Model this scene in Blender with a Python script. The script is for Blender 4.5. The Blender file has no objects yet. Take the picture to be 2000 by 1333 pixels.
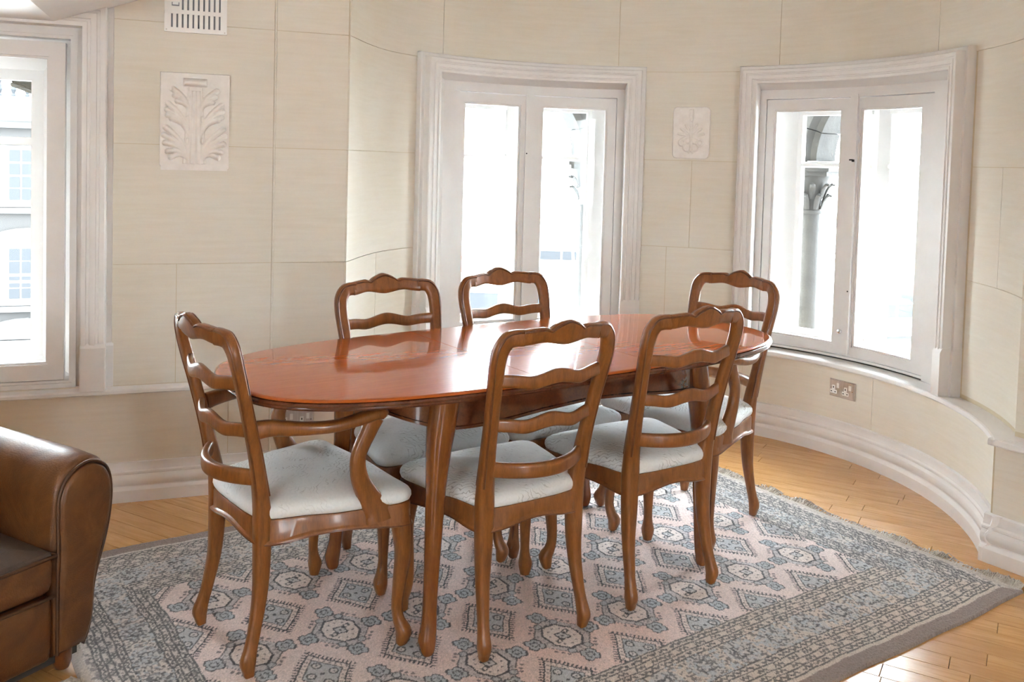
import bpy, math, random
import numpy as np
from mathutils import Vector, Matrix
random.seed(7); rng = np.random.default_rng(7)
PI = math.pi
scn = bpy.context.scene
COL = scn.collection

# ------------------------------------------------------------------ camera, world, exposure
cd = bpy.data.cameras.new('camera'); cam = bpy.data.objects.new('camera', cd); COL.objects.link(cam)
scn.camera = cam
PITCH, ROLL, FPX, CY, EYE = 0.0453715, -0.0273971, 1797.24, 395.22, 1.40
cp, sp = math.cos(PITCH), math.sin(PITCH); cr, sr = math.cos(ROLL), math.sin(ROLL)
_rt = Vector((1, 0, 0)); _up = Vector((0, sp, cp)); _fw = Vector((0, cp, -sp))
_r2 = cr * _rt - sr * _up; _u2 = sr * _rt + cr * _up
cam.matrix_world = Matrix(((_r2.x, _u2.x, -_fw.x, 0), (_r2.y, _u2.y, -_fw.y, 0), (_r2.z, _u2.z, -_fw.z, EYE), (0, 0, 0, 1)))
cd.sensor_width = 36.0; cd.sensor_fit = 'HORIZONTAL'
cd.lens = 36.0 * FPX / 2000.0
cd.shift_x = 0.0; cd.shift_y = -(666.5 - CY) / 2000.0
cd.clip_start = 0.05; cd.clip_end = 400

world = bpy.data.worlds.new('overcast_sky'); scn.world = world; world.use_nodes = True
wn = world.node_tree.nodes; wl = world.node_tree.links
bg = wn['Background']; bg.inputs['Color'].default_value = (0.86, 0.945, 1.0, 1); bg.inputs['Strength'].default_value = 3.6

vs = scn.view_settings
vs.view_transform = 'Standard'; vs.look = 'None'; vs.gamma = 1.0; vs.use_curve_mapping = False
vs.exposure = 3.74
scn.cycles.use_denoising = True
scn.cycles.max_bounces = 10; scn.cycles.diffuse_bounces = 6; scn.cycles.glossy_bounces = 4
scn.cycles.transparent_max_bounces = 16
scn.cycles.sample_clamp_indirect = 8.0
scn.cycles.caustics_reflective = False; scn.cycles.caustics_refractive = False

# ------------------------------------------------------------------ frames of the place
OL = Vector((-1.5456, 3.6061)); TL = Vector((0.93956, 0.34240)); NL = Vector((-0.34240, 0.93956))   # left wall: s along, d into the wall
def Lw(s, d, z): p = OL + TL * s + NL * d; return (p.x, p.y, z)
CB = Vector((0.5496, 3.7294)); RW = 1.31                                                            # round bay
def rfix(th, z):
    k = min(1, max(0, (th - 139) / 32.6)); k = k * k * (3 - 2 * k); return -(0.046 if z < .4478 else 0.111) * k
def Cw(th, r, z):
    a = math.radians(th); r = r + rfix(th, z)
    return (CB.x + r * math.cos(a), CB.y + r * math.sin(a), z)
TC = Vector((0.0615, 3.097)); TAZ = 0.612                                                          # table and rug frame
def Tb(u, v, z):
    c, s = math.cos(TAZ), math.sin(TAZ); return (TC.x + u * c - v * s, TC.y + u * s + v * c, z)

# ------------------------------------------------------------------ materials
MATS = {}
class NT:
    def __init__(s, name):
        s.m = bpy.data.materials.new(name); s.m.use_nodes = True
        s.t = s.m.node_tree; s.n = s.t.nodes; s.l = s.t.links; s.b = s.n['Principled BSDF']; MATS[name] = s.m
    def new(s, typ, **kw):
        n = s.n.new(typ)
        for k, v in kw.items():
            if k.startswith('_'): setattr(n, k[1:], v)
            else:
                key = k.replace('__', ' ')
                n.inputs[int(key[1:]) if key[0] == 'i' and key[1:].isdigit() else key].default_value = v
        return n
    def lk(s, a, b): s.l.new(a, b)
    def coord(s, kind='Object', scale=(1, 1, 1), rot=(0, 0, 0)):
        tc = s.new('ShaderNodeTexCoord'); mp = s.new('ShaderNodeMapping'); mp.inputs['Scale'].default_value = scale; mp.inputs['Rotation'].default_value = rot
        s.lk(tc.outputs[kind], mp.inputs['Vector']); return mp.outputs['Vector']
    def noise(s, vec, scale, detail=4, rough=.55, dist=0):
        n = s.new('ShaderNodeTexNoise', Scale=scale, Detail=detail, Roughness=rough, Distortion=dist)
        if vec is not None: s.lk(vec, n.inputs['Vector'])
        return n.outputs['Fac']
    def ramp(s, fac, stops):
        r = s.new('ShaderNodeValToRGB'); e = r.color_ramp.elements
        while len(e) < len(stops): e.new(0.5)
        for i, (p, c) in enumerate(stops): e[i].position = p; e[i].color = (*c, 1) if len(c) == 3 else c
        s.lk(fac, r.inputs['Fac']); return r.outputs['Color']
    def mix(s, fac, a, b, mode='MIX'):
        n = s.new('ShaderNodeMix', _data_type='RGBA', _blend_type=mode)
        for sock, v in ((n.inputs[0], fac), (n.inputs[6], a), (n.inputs[7], b)):
            if hasattr(v, 'is_linked'): s.lk(v, sock)
            elif isinstance(v, tuple): sock.default_value = (*v, 1) if len(v) == 3 else v
            else: sock.default_value = v
        return n.outputs[2]
    def bump(s, h, strength=.2, dist=.01):
        b = s.new('ShaderNodeBump', Strength=strength, Distance=dist); s.lk(h, b.inputs['Height']); s.lk(b.outputs['Normal'], s.b.inputs['Normal'])
    def set(s, **kw):
        for k, v in kw.items():
            k = k.replace('__', ' ')
            if hasattr(v, 'is_linked'): s.lk(v, s.b.inputs[k])
            else: s.b.inputs[k].default_value = (*v, 1) if isinstance(v, tuple) and len(v) == 3 else v
        return s

def wood(name, dark, mid, light, sc, rough, coat, coatr=.05, cior=1.5, spec=.45):
    t = NT(name); v = t.coord('Object', sc)
    f = t.noise(v, 6.0, 6, .6, .4); g = t.noise(v, 40.0, 3, .6)
    c = t.ramp(f, [(.25, dark), (.5, mid), (.78, light)])
    c = t.mix(.22, c, t.ramp(g, [(.35, dark), (.65, light)]))
    t.set(Base__Color=c, Roughness=rough, Coat__Weight=coat, Coat__Roughness=coatr, Coat__IOR=cior, Specular__IOR__Level=spec)
    return t.m
wood('table_wood', (.38, .078, .012), (.45, .100, .016), (.53, .130, .024), (1.2, 14, 14), .22, .8, .030, 1.31, .07)
wood('table_edge_wood', (.05, .014, .006), (.10, .03, .011), (.15, .045, .015), (4, 4, 4), .25, .7)
wood('table_leg_wood', (.10, .028, .006), (.185, .056, .010), (.26, .085, .016), (9, 9, 1.3), .27, .5)
wood('chair_wood', (.115, .036, .008), (.21, .071, .015), (.30, .110, .025), (9, 9, 1.5), .36, .25, .14)
wood('chair_bead_wood', (.06, .018, .007), (.13, .04, .012), (.20, .065, .018), (6, 6, 2), .3, .5)

t = NT('seat_fabric'); v = t.coord('Object', (1, 1, 1))
n1 = t.noise(v, 5.0, 3, .5, .6); n2 = t.noise(v, 130.0, 2)
w = t.new('ShaderNodeTexWave', _wave_type='BANDS', _bands_direction='DIAGONAL', Scale=34.0, Distortion=14.0, Detail=2.0, Detail__Scale=.8); t.lk(v, w.inputs['Vector'])
lines = t.ramp(w.outputs['Fac'], [(.0, (1, 1, 1)), (.14, (.0, .0, .0))])
mask = t.ramp(t.noise(v, 8.5, 3, .5, .8), [(.46, (0, 0, 0)), (.58, (.8, .8, .8))])
fm = t.mix(1.0, lines, mask, 'MULTIPLY')
base = t.mix(n1, (.66, .705, .73), (.75, .775, .775))
c = t.mix(fm, base, (.25, .26, .26))
c = t.mix(.12, c, t.ramp(n2, [(.3, (.4, .4, .4)), (.7, (.85, .85, .85))]))
t.set(Base__Color=c, Roughness=.75, Sheen__Weight=.3, Sheen__Roughness=.4); t.bump(n2, .15, .002)

t = NT('wall_paint'); v = t.coord('Object', (1, 1, 1)); vs2 = t.coord('Object', (1.5, 1.5, 22))
n1 = t.noise(v, 1.6, 4, .6, .5); n2 = t.noise(vs2, 3.0, 5, .65); n3 = t.noise(v, 90, 3)
c = t.ramp(n1, [(.28, (.66, .595, .475)), (.50, (.70, .65, .555)), (.72, (.72, .69, .625))])
c = t.mix(.30, c, t.ramp(n2, [(.3, (.62, .565, .465)), (.7, (.765, .74, .67))]))
oi = t.new('ShaderNodeObjectInfo'); c = t.mix(t.ramp(oi.outputs['Random'], [(0, (0, 0, 0)), (1, (.16, .16, .16))]), c, (.65, .59, .49))
t.set(Base__Color=c, Roughness=.42, Specular__IOR__Level=.35); t.bump(n2, .04, .004)
t = NT('joint_grout'); t.set(Base__Color=(.58, .49, .34), Roughness=.8)
t = NT('white_paint'); v = t.coord(); n = t.noise(v, 7, 3)
t.set(Base__Color=t.ramp(n, [(.3, (.69, .665, .645)), (.7, (.735, .715, .70))]), Roughness=.33, Specular__IOR__Level=.4)
t = NT('ceiling_paint'); v = t.coord(); t.set(Base__Color=t.ramp(t.noise(v, 3), [(.3, (.78, .77, .75)), (.7, (.82, .81, .79))]), Roughness=.8)
t = NT('dark_gap'); t.set(Base__Color=(.05, .045, .04), Roughness=.9)
t = NT('plaster'); v = t.coord(); n = t.noise(v, 25, 3); t.set(Base__Color=t.ramp(n, [(.3, (.74, .70, .66)), (.7, (.82, .785, .75))]), Roughness=.6); t.bump(n, .1, .003)

t = NT('oak'); oi = t.new('ShaderNodeObjectInfo'); v = t.coord('Object', (2.0, 22, 22))
cv = t.new('ShaderNodeVectorMath', _operation='ADD'); cm = t.new('ShaderNodeCombineXYZ'); ml = t.new('ShaderNodeMath', _operation='MULTIPLY'); ml.inputs[1].default_value = 57.0
t.lk(oi.outputs['Random'], ml.inputs[0]); t.lk(ml.outputs[0], cm.inputs[0]); t.lk(ml.outputs[0], cm.inputs[1]); t.lk(v, cv.inputs[0]); t.lk(cm.outputs[0], cv.inputs[1])
g = t.noise(cv.outputs[0], 2.2, 6, .62, 1.2)
c = t.ramp(g, [(.25, (.43, .215, .068)), (.5, (.57, .312, .112)), (.75, (.67, .395, .165))])
c = t.mix(t.ramp(oi.outputs['Random'], [(0, (0, 0, 0)), (1, (.55, .55, .55))]), c, (.46, .232, .078))
t.set(Base__Color=c, Roughness=.27, Specular__IOR__Level=.5, Coat__Weight=.25, Coat__Roughness=.14)
t = NT('oak_gap'); t.set(Base__Color=(.12, .055, .02), Roughness=.8)

t = NT('rug_wool'); at = t.new('ShaderNodeAttribute', _attribute_name='pattern'); v = t.coord('Object'); n = t.noise(v, 260, 2, .7); n2 = t.noise(v, 9, 3)
c = t.mix(.42, at.outputs['Color'], t.ramp(n, [(.25, (.55, .55, .55)), (.75, (1.15, 1.15, 1.15))]), 'MULTIPLY')
c = t.mix(.25, c, t.ramp(n2, [(.3, (.8, .8, .8)), (.7, (1.05, 1.05, 1.05))]), 'MULTIPLY')
t.set(Base__Color=c, Roughness=.95, Specular__IOR__Level=.1, Sheen__Weight=.25); t.bump(n, .6, .004)
t = NT('fringe_wool'); v = t.coord('Object'); t.set(Base__Color=t.ramp(t.noise(v, 30, 3), [(.3, (.36, .31, .25)), (.7, (.72, .68, .62))]), Roughness=.95)

def leather(name, a, b, c3, rough):
    t = NT(name); v = t.coord('Object'); n = t.noise(v, 7, 8, .68, .7); f = t.noise(v, 190, 3, .6); vo = t.new('ShaderNodeTexVoronoi', Scale=220.0); t.lk(v, vo.inputs['Vector'])
    c = t.ramp(n, [(.28, a), (.52, b), (.78, c3)])
    t.set(Base__Color=c, Roughness=rough, Specular__IOR__Level=.5); t.bump(vo.outputs['Distance'], .22, .002)
leather('tan_leather', (.045, .016, .005), (.125, .046, .012), (.215, .090, .028), .40)
leather('cushion_leather', (.05, .036, .028), (.085, .062, .050), (.13, .098, .08), .55)
leather('piping_leather', (.04, .016, .006), (.075, .03, .01), (.11, .05, .018), .45)

t = NT('brushed_steel'); v = t.coord('Object', (60, 1, 1)); t.set(Base__Color=t.ramp(t.noise(v, 8, 2), [(.3, (.52, .47, .44)), (.7, (.66, .61, .58))]), Metallic=1.0, Roughness=.32)
t = NT('chrome'); t.set(Base__Color=(.8, .8, .82), Metallic=1.0, Roughness=.12)
t = NT('white_plastic'); t.set(Base__Color=(.82, .81, .79), Roughness=.35)
t = NT('dark_hole'); t.set(Base__Color=(.012, .012, .012), Roughness=.7)
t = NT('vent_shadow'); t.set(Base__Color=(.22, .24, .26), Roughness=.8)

t = NT('window_glass')
tr = t.new('ShaderNodeBsdfTransparent'); tr.inputs[0].default_value = (.99, .995, .995, 1); gl = t.new('ShaderNodeBsdfGlossy', Roughness=.01); fr = t.new('ShaderNodeFresnel', IOR=1.2); mx = t.new('ShaderNodeMixShader')
t.lk(fr.outputs[0], mx.inputs[0]); t.lk(tr.outputs[0], mx.inputs[1]); t.lk(gl.outputs[0], mx.inputs[2]); t.lk(mx.outputs[0], t.n['Material Output'].inputs[0])

t = NT('pale_stone'); v = t.coord(); n = t.noise(v, 9, 5, .65); t.set(Base__Color=t.ramp(n, [(.3, (.016, .016, .0155)), (.7, (.036, .0355, .034))]), Roughness=.9); t.bump(n, .4, .02)
t = NT('dark_stone'); v = t.coord(); n = t.noise(v, 14, 5, .7); t.set(Base__Color=t.ramp(n, [(.3, (.004, .004, .0035)), (.7, (.015, .0145, .013))]), Roughness=.95); t.bump(n, .5, .02)
t = NT('render_white'); v = t.coord(); t.set(Base__Color=t.ramp(t.noise(v, 2, 4), [(.3, (.036, .0358, .0352)), (.7, (.05, .0495, .049))]), Roughness=.85)
t = NT('brick_far'); v = t.coord('Object'); br = t.new('ShaderNodeTexBrick', Scale=1.0, Mortar__Size=.012, Brick__Width=.225, Row__Height=.075)
br.inputs['Color1'].default_value = (.0125, .009, .0088, 1); br.inputs['Color2'].default_value = (.010, .0075, .0076, 1); br.inputs['Mortar'].default_value = (.016, .015, .0145, 1)
t.lk(v, br.inputs['Vector']); t.set(Base__Color=br.outputs['Color'], Roughness=.9)
t = NT('slate_glass'); t.set(Base__Color=(.0045, .0062, .0088), Roughness=.8)
t = NT('red_paint'); t.set(Base__Color=(.16, .03, .03), Roughness=.5)
t = NT('car_paint'); t.set(Base__Color=(.30, .31, .33), Roughness=.4)
t = NT('van_paint'); t.set(Base__Color=(.6, .6, .6), Roughness=.4)
t = NT('tyre'); t.set(Base__Color=(.03, .03, .03), Roughness=.8)
t = NT('asphalt'); v = t.coord(); t.set(Base__Color=t.ramp(t.noise(v, 3, 4), [(.3, (.42, .42, .41)), (.7, (.50, .50, .49))]), Roughness=.9)
t = NT('bark'); v = t.coord(); t.set(Base__Color=t.ramp(t.noise(v, 6, 4), [(.3, (.05, .045, .04)), (.7, (.10, .09, .08))]), Roughness=.95)

# ------------------------------------------------------------------ mesh helpers
def link(o, parent=None):
    COL.objects.link(o)
    if parent is not None: o.parent = parent
    return o
def mk(name, V, F, mat, parent=None, smooth=None, world_space=False):
    me = bpy.data.meshes.new(name); me.from_pydata([tuple(v) for v in V], [], F); me.update()
    me.materials.append(MATS[mat])
    if smooth is not None:
        me.shade_smooth()
        if smooth < 179: me.set_sharp_from_angle(angle=math.radians(smooth))
    return link(bpy.data.objects.new(name, me), parent)
class B:
    def __init__(s): s.V = []; s.F = []
    def add(s, V, F):
        k = len(s.V); s.V += [tuple(v) for v in V]; s.F += [tuple(i + k for i in f) for f in F]; return s
    def box(s, x0, x1, y0, y1, z0, z1, fn=None):
        V = [(x0, y0, z0), (x1, y0, z0), (x1, y1, z0), (x0, y1, z0), (x0, y0, z1), (x1, y0, z1), (x1, y1, z1), (x0, y1, z1)]
        if fn: V = [fn(*v) for v in V]
        return s.add(V, [(0, 3, 2, 1), (4, 5, 6, 7), (0, 1, 5, 4), (1, 2, 6, 5), (2, 3, 7, 6), (3, 0, 4, 7)])
    def cbox(s, t0, t1, r0, r1, z0, z1, step=2.5):          # a box bent round the bay
        n = max(1, int(math.ceil(abs(t1 - t0) / step))); V = []
        for i in range(n + 1):
            th = t0 + (t1 - t0) * i / n
            V += [Cw(th, r0, z0), Cw(th, r1, z0), Cw(th, r1, z1), Cw(th, r0, z1)]
        F = [(0, 1, 2, 3), (4 * n + 3, 4 * n + 2, 4 * n + 1, 4 * n)]
        for i in range(n):
            a = 4 * i; b = a + 4
            for k in range(4): F.append((a + k, b + k, b + (k + 1) % 4, a + (k + 1) % 4))
        return s.add(V, F)
    def loft(s, rings, closed=True, cap=True):
        n = len(rings[0]); V = [v for r in rings for v in r]; F = []
        for i in range(len(rings) - 1):
            for k in range(n if closed else n - 1):
                a = i * n + k; b = i * n + (k + 1) % n; F.append((a, b, b + n, a + n))
        if cap and closed:
            F.append(tuple(range(n))[::-1]); F.append(tuple(range((len(rings) - 1) * n, len(rings) * n)))
        return s.add(V, F)
    def flat(s, z): s.V = [(x, y, max(zz, z)) for x, y, zz in s.V]; return s
    def obj(s, name, mat, parent=None, smooth=None): return mk(name, s.V, s.F, mat, parent, smooth)
def catmull(pts, n):
    P = [np.array(p, float) for p in pts]; P = [2 * P[0] - P[1]] + P + [2 * P[-1] - P[-2]]; out = []
    for i in range(1, len(P) - 2):
        for k in range(n):
            t = k / n; a, b, c, d = P[i - 1], P[i], P[i + 1], P[i + 2]
            out.append(.5 * ((2 * b) + (c - a) * t + (2 * a - 5 * b + 4 * c - d) * t * t + (3 * b - a - 3 * c + d) * t ** 3))
    out.append(P[-2]); return out
def section(n=12, e=3.2):
    out = []
    for k in range(n):
        a = 2 * PI * (k + .5) / n; c, q = math.cos(a), math.sin(a)
        out.append((math.copysign(abs(c) ** (2 / e), c), math.copysign(abs(q) ** (2 / e), q)))
    return out
def sweep(pts, axis=(0, 1, 0), n=4, sides=12, e=3.2, cap=True):
    """pts: x,y,z,w,d ; d is measured along axis, w across it"""
    S = catmull(pts, n) if n > 1 else [np.array(p, float) for p in pts]; C = np.array([p[:3] for p in S]); ax = np.array(axis, float); sec = section(sides, e); rings = []
    for i in range(len(S)):
        T = C[min(i + 1, len(C) - 1)] - C[max(i - 1, 0)]; T /= np.linalg.norm(T)
        D = ax - T * (ax @ T); D /= np.linalg.norm(D); W = np.cross(T, D)
        rings.append([tuple(C[i] + W * a * S[i][3] / 2 + D * b * S[i][4] / 2) for a, b in sec])
    return B().loft(rings, cap=cap)
def lathe(prof, n=20, cx=0, cy=0):
    return B().loft([[(cx + r * math.cos(2 * PI * k / n), cy + r * math.sin(2 * PI * k / n), z) for k in range(n)] for r, z in prof])
def tube(pts, r, sides=8, n=1): return sweep([(*p, 2 * r, 2 * r) for p in pts], axis=(0.13, 0.21, 0.97), n=n, sides=sides, e=2)
def empty(name, loc=(0, 0, 0), rz=0.0):
    o = bpy.data.objects.new(name, None); o.location = loc; o.rotation_euler = (0, 0, rz); o.empty_display_size = .1; return link(o)
def tag(o, label, cat, group=None):
    o['label'] = label; o['category'] = cat
    if group: o['group'] = group
    return o
def struct(o, label=None):
    o['kind'] = 'structure'
    if label: o['label'] = label
    return o
def copy_tree(o, parent=None):
    c = o.copy(); COL.objects.link(c); c.parent = parent
    for ch in list(o.children): copy_tree(ch, c)
    return c

# ------------------------------------------------------------------ the room shell
ZC = 2.75; SILL = 0.447
TRg = Vector((math.cos(math.radians(-55)), math.sin(math.radians(-55)))); NR = Vector((-TRg.y, TRg.x))
_a = math.radians(-20.5); AR = Vector((CB.x + RW * math.cos(_a), CB.y + RW * math.sin(_a)))
def Rw(s, d, z): p = AR + TRg * s + NR * d; return (p.x, p.y, z)
RUP = 1.375   # the wall stands back above the sill
THE = -18.0   # where the upper bay wall meets the right wall

# left wall with its window opening
W1A, W1B, W1Z0, W1Z1 = -1.128, -0.112, 0.455, 1.885
b = B()
W2S = -2.05   # an alike unseen window, added further along for light from the left
for s0, s1, z0, z1 in ((-3.6, W1A + W2S, 0, ZC), (W1B + W2S, W1A, 0, ZC), (W1B, .888, 0, ZC), (W1A, W1B, 0, W1Z0), (W1A, W1B, W1Z1, ZC), (W1A + W2S, W1B + W2S, 0, W1Z0), (W1A + W2S, W1B + W2S, W1Z1, ZC)):
    b.box(s0, s1, .004, .30, z0, z1, Lw)
wall_left = struct(b.obj('wall_left', 'joint_grout'), 'cream stone-block wall left of the round bay')
G = .0013
def lpanel(s0, s1, z0, z1): B().box(s0 + G, s1 - G, 0, .02, z0 + G, z1 - G, Lw).obj('panel', 'wall_paint', wall_left)
CO = [0.0, 0.465, 0.948, 1.425, 1.908, 2.39, ZC]
for a, c in ((-3.6, -2.6), (-2.6, -1.55), (-1.55, -.52), (-.52, .424), (.424, .588), (.597, .893)): lpanel(a, c, 0.02, CO[1])
for i in range(1, 6):
    z0, z1 = CO[i], CO[i + 1]
    cuts = {1: [-.02, .218, .588], 2: [-.02, .588], 3: [-.02, .588], 4: [-.02, .36, .588], 5: [-.02, .1, .588]}[i]
    for a, c in zip(cuts, cuts[1:]): lpanel(a, c, z0, z1)
    lpanel(.597, .893, z0, z1)
    if i < 4:
        lpanel(-3.6, -3.26, z0, z1); lpanel(-2.08, -1.215, z0, z1)
    else:
        lpanel(-3.6, -2.3, max(z0, 1.96), z1); lpanel(-2.3, -1.1, max(z0, 1.96), z1); lpanel(-1.1, -.02, max(z0, 1.96), z1)
struct(sweep([(*Lw(.5925, -.001, z), .010, .010) for z in (.02, 1.2, ZC)], n=1, sides=8, e=2).obj('trim_5', 'wall_paint', None, 60), 'slim painted cable strip running up the left wall')

# round bay wall
b = B()
b.cbox(171.6, -20.5, 1.314, 1.66, 0, SILL - .02)
for t0, t1 in ((171.6, 137), (85.5, 59), (7.2, THE)): b.cbox(t0, t1, RUP + .004, 1.47, SILL - .02, 1.89)
for t0, t1 in ((171.6, 131.6), (86.6, 58.4), (12.2, THE)): b.cbox(t0, t1, 1.46, 1.66, SILL - .02, 1.89)
b.cbox(171.6, THE, RUP + .004, 1.66, 1.89, ZC)
wall_bay = struct(b.obj('wall_bay', 'joint_grout'), 'curved cream stone-block wall of the round bay')
def bpanel(t0, t1, z0, z1, up=True):
    n = max(1, int(math.ceil(abs(t1 - t0) / 2.5))); V = []; F = []
    g = .06
    for i in range(n + 1):
        th = t0 - g + (t1 - t0 + 2 * g) * i / n; r0 = RUP if up else 1.31
        V += [Cw(th, r0, z0 + G), Cw(th, r0 + .02, z0 + G), Cw(th, r0 + .02, z1 - G), Cw(th, r0, z1 - G)]
    F = [(0, 1, 2, 3), (4 * n + 3, 4 * n + 2, 4 * n + 1, 4 * n)]
    for i in range(n):
        a = 4 * i; c = a + 4
        for k in range(4): F.append((a + k, c + k, c + (k + 1) % 4, a + (k + 1) % 4))
    mk('panel', V, F, 'wall_paint', wall_bay, 30)
for t0, t1 in ((171.6, 140), (140, 98), (98, 58), (58, 26), (26, -20.5)): bpanel(t0, t1, .02, SILL - .02, False)
for t0, t1, z0, z1 in ((171.6, 153, CO[1], CO[2]), (153, 138, CO[1], CO[2]), (171.6, 138, CO[2], CO[3]), (171.6, 138, CO[3], CO[4]),
                       (83.4, 77, CO[1], CO[2]), (77, 60, CO[1], CO[2]), (83.4, 71.9, CO[2], CO[3]), (71.9, 60, CO[2], CO[3]), (83.4, 60, CO[3], CO[4]),
                       (5, THE, CO[1], CO[2]), (5, -5, CO[2], CO[3]), (-5, THE, CO[2], CO[3]), (5, THE, CO[3], CO[4]),
                       (171.6, 132.2, CO[4], CO[5]), (132.2, 89.3, CO[4], CO[5]), (89.3, 53.1, CO[4], CO[5]), (53.1, 16, CO[4], CO[5]), (16, THE, CO[4], CO[5]),
                       (171.6, 115, CO[5], ZC), (115, 72, CO[5], ZC), (72, 30, CO[5], ZC), (30, THE, CO[5], ZC)):
    bpanel(t0, t1, z0, z1)

# right wall beyond the bay
b = B(); b.box(-.02, 4.4, .004, .3, 0, SILL - .02, Rw); b.box(.012, 4.4, .085, .34, SILL - .02, ZC, Rw)
wall_right = struct(b.obj('wall_right', 'joint_grout'), 'cream stone-block wall right of the round bay')
for s0, s1 in ((-.012, .5), (.5, 1.5), (1.5, 2.5), (2.5, 4.4)): B().box(s0, s1 - 2 * G, 0, .02, .02, SILL - .02, Rw).obj('panel', 'wall_paint', wall_right)
for i in range(1, 6):
    for s0, s1 in ((.014, .3 + .25 * (i % 2)), (.3 + .25 * (i % 2), 1.4), (1.4, 2.6), (2.6, 4.4)):
        B().box(s0, s1 - 2 * G, .081, .10, CO[i] + G, CO[i + 1] - G, Rw).obj('panel', 'wall_paint', wall_right)

# rest of the room behind the camera, with tall windows added in the back wall for fill light
e0 = Lw(-3.6, 0, 0); e1 = Rw(4.4, 0, 0); YB = -3.0
def plain_wall(name, p, q, holes, label, thick=.25):
    p, q = Vector(p[:2]), Vector(q[:2]); L = (q - p).length; d = (q - p) / L; n = Vector((-d.y, d.x))
    f = lambda s, w, z: ((p + d * s + n * w).x, (p + d * s + n * w).y, z)
    b = B(); x = 0
    for h0, h1, z0, z1 in holes:
        b.box(x, h0, 0, thick, 0, ZC, f); b.box(h0, h1, 0, thick, 0, z0, f); b.box(h0, h1, 0, thick, z1, ZC, f); x = h1
    b.box(x, L, 0, thick, 0, ZC, f)
    return struct(b.obj(name, 'wall_paint'), label), f
plain_wall('wall_side', (-5.25, YB, 0), e0, [], 'cream wall at the far left of the room')
plain_wall('wall_side', e1, (5.2, YB, 0), [], 'cream wall at the far right of the room')
BACK_HOLES = [(2.1, 2.95, .7, 2.1), (7.4, 8.25, .7, 2.1)]
wb, fb = plain_wall('wall_back', (5.2, YB, 0), (-5.25, YB, 0), BACK_HOLES, 'cream back wall with tall openings added for fill light')
for i, (h0, h1, z0, z1) in enumerate(BACK_HOLES):
    b = B()
    for a, c, p, q in ((h0, h0 + .06, z0, z1), (h1 - .06, h1, z0, z1), (h0, h1, z0, z0 + .06), (h0, h1, z1 - .06, z1), ((h0 + h1) / 2 - .04, (h0 + h1) / 2 + .04, z0, z1)): b.box(a, c, .08, .14, p, q, fb)
    struct(b.obj('window_%d' % (4 + i), 'white_paint'), 'tall white window added in the back wall for fill light')
struct(B().box(-5.6, 5.6, -3.3, 5.6, ZC, ZC + .12).obj('ceiling', 'ceiling_paint'), 'flat white ceiling')

# white bulkhead over the left window
q = [(-1.35, -.03, 1.876), (-.222, -.03, 1.876), (.32, -.03, 2.083), (.32, -.03, ZC), (-1.35, -.03, ZC)]
V = [Lw(s, .0, z) for s, d, z in q] + [Lw(s - (.024 if i in (1,) else 0), -.50, z + .010) for i, (s, d, z) in enumerate(q)]
struct(mk('trim_4', V, [(0, 1, 2, 3, 4), (9, 8, 7, 6, 5), (0, 5, 6, 1), (1, 6, 7, 2), (2, 7, 8, 3), (3, 8, 9, 4), (4, 9, 5, 0)], 'white_paint'), 'white bulkhead above the left window')

# skirting boards
SK = [(.041, -.012), (.041, .050), (.038, .055), (.027, .063), (.026, .067), (.031, .074), (.035, .083), (.036, .093), (.033, .104), (.026, .112), (.023, .116), (.026, .120), (.026, .127), (.018, .133), (.015, .143), (.013, .152), (.013, .166), (0, .170), (-.02, .170), (-.02, -.012)]
def extr(rings, name, label, mat='white_paint', kind=True, smooth=25):
    o = B().loft(rings).obj(name, mat, None, smooth); return struct(o, label)
extr([[Lw(s, -p * .75 + .004, z * .93) for p, z in SK] for s in (-3.6, .90)], 'baseboard_left', 'moulded white skirting board along the left wall')
extr([[Cw(th, 1.31 - p, z) for p, z in SK] for th in np.linspace(172.5, -21.5, 90)], 'baseboard_bay', 'moulded white skirting board curving round the bay')
extr([[Rw(s, -p, z) for p, z in SK] for s in (-.035, 4.4)], 'baseboard_right', 'moulded white skirting board right of the bay')
# sill boards
SI = [(-.03, .447), (.016, .447), (.022, .444), (.024, .438), (.024, .428), (.021, .423), (.010, .420), (-.03, .420)]
extr([[Lw(s, -p * 1.9, z + .016) for p, z in SI] for s in (-3.6, .91)], 'trim_1', 'white sill rail running under the left window')
extr([[Cw(th, (1.31 - p) if p > 0 else 1.46, z) for p, z in SI] for th in np.linspace(172.5, -21.2, 90)], 'trim_2', 'white curved sill rail under the bay windows')
extr([[Rw(s, -p if p > 0 else .12, z - .0015) for p, z in SI] for s in (-.03, 4.4)], 'trim_3', 'white sill rail right of the bay')

# ------------------------------------------------------------------ floor boards
FAZ = math.radians(-30.0); FD = Vector((math.cos(FAZ), math.sin(FAZ))); FN = Vector((-FD.y, FD.x))
floor = struct(B().box(-5.4, 5.4, -3.2, 5.25, -.12, -.011).obj('floor', 'oak_gap'), 'honey oak strip floor')
def inside_room(p, m):
    x = Vector(p)
    if (x - CB).length < 1.31 + m and (x - CB).y > -1.0: return True
    if (x - OL).dot(NL) > m: return False
    if (x - AR).dot(NR) > m and (x - AR).dot(TRg) > 0: return False
    if (x - CB).y > 0: return False
    return -5.3 < x.x < 5.2 and x.y > YB - .1
def pix(x, y, z=0):
    d = Vector((x, y, z - EYE)); k = d.dot(_fw)
    if k <= .1: return None
    return 1000 + FPX * d.dot(_r2) / k, CY - FPX * d.dot(_u2) / k
def under_rug(x, y, m):
    c, s = math.cos(TAZ), math.sin(TAZ); dx, dy = x - TC.x, y - TC.y; u, v = dx * c + dy * s, -dx * s + dy * c
    return -1.38 + m < u < 1.34 - m and -1.03 + m < v < .85 - m
PW = .0755
plank_cache = {}
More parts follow.
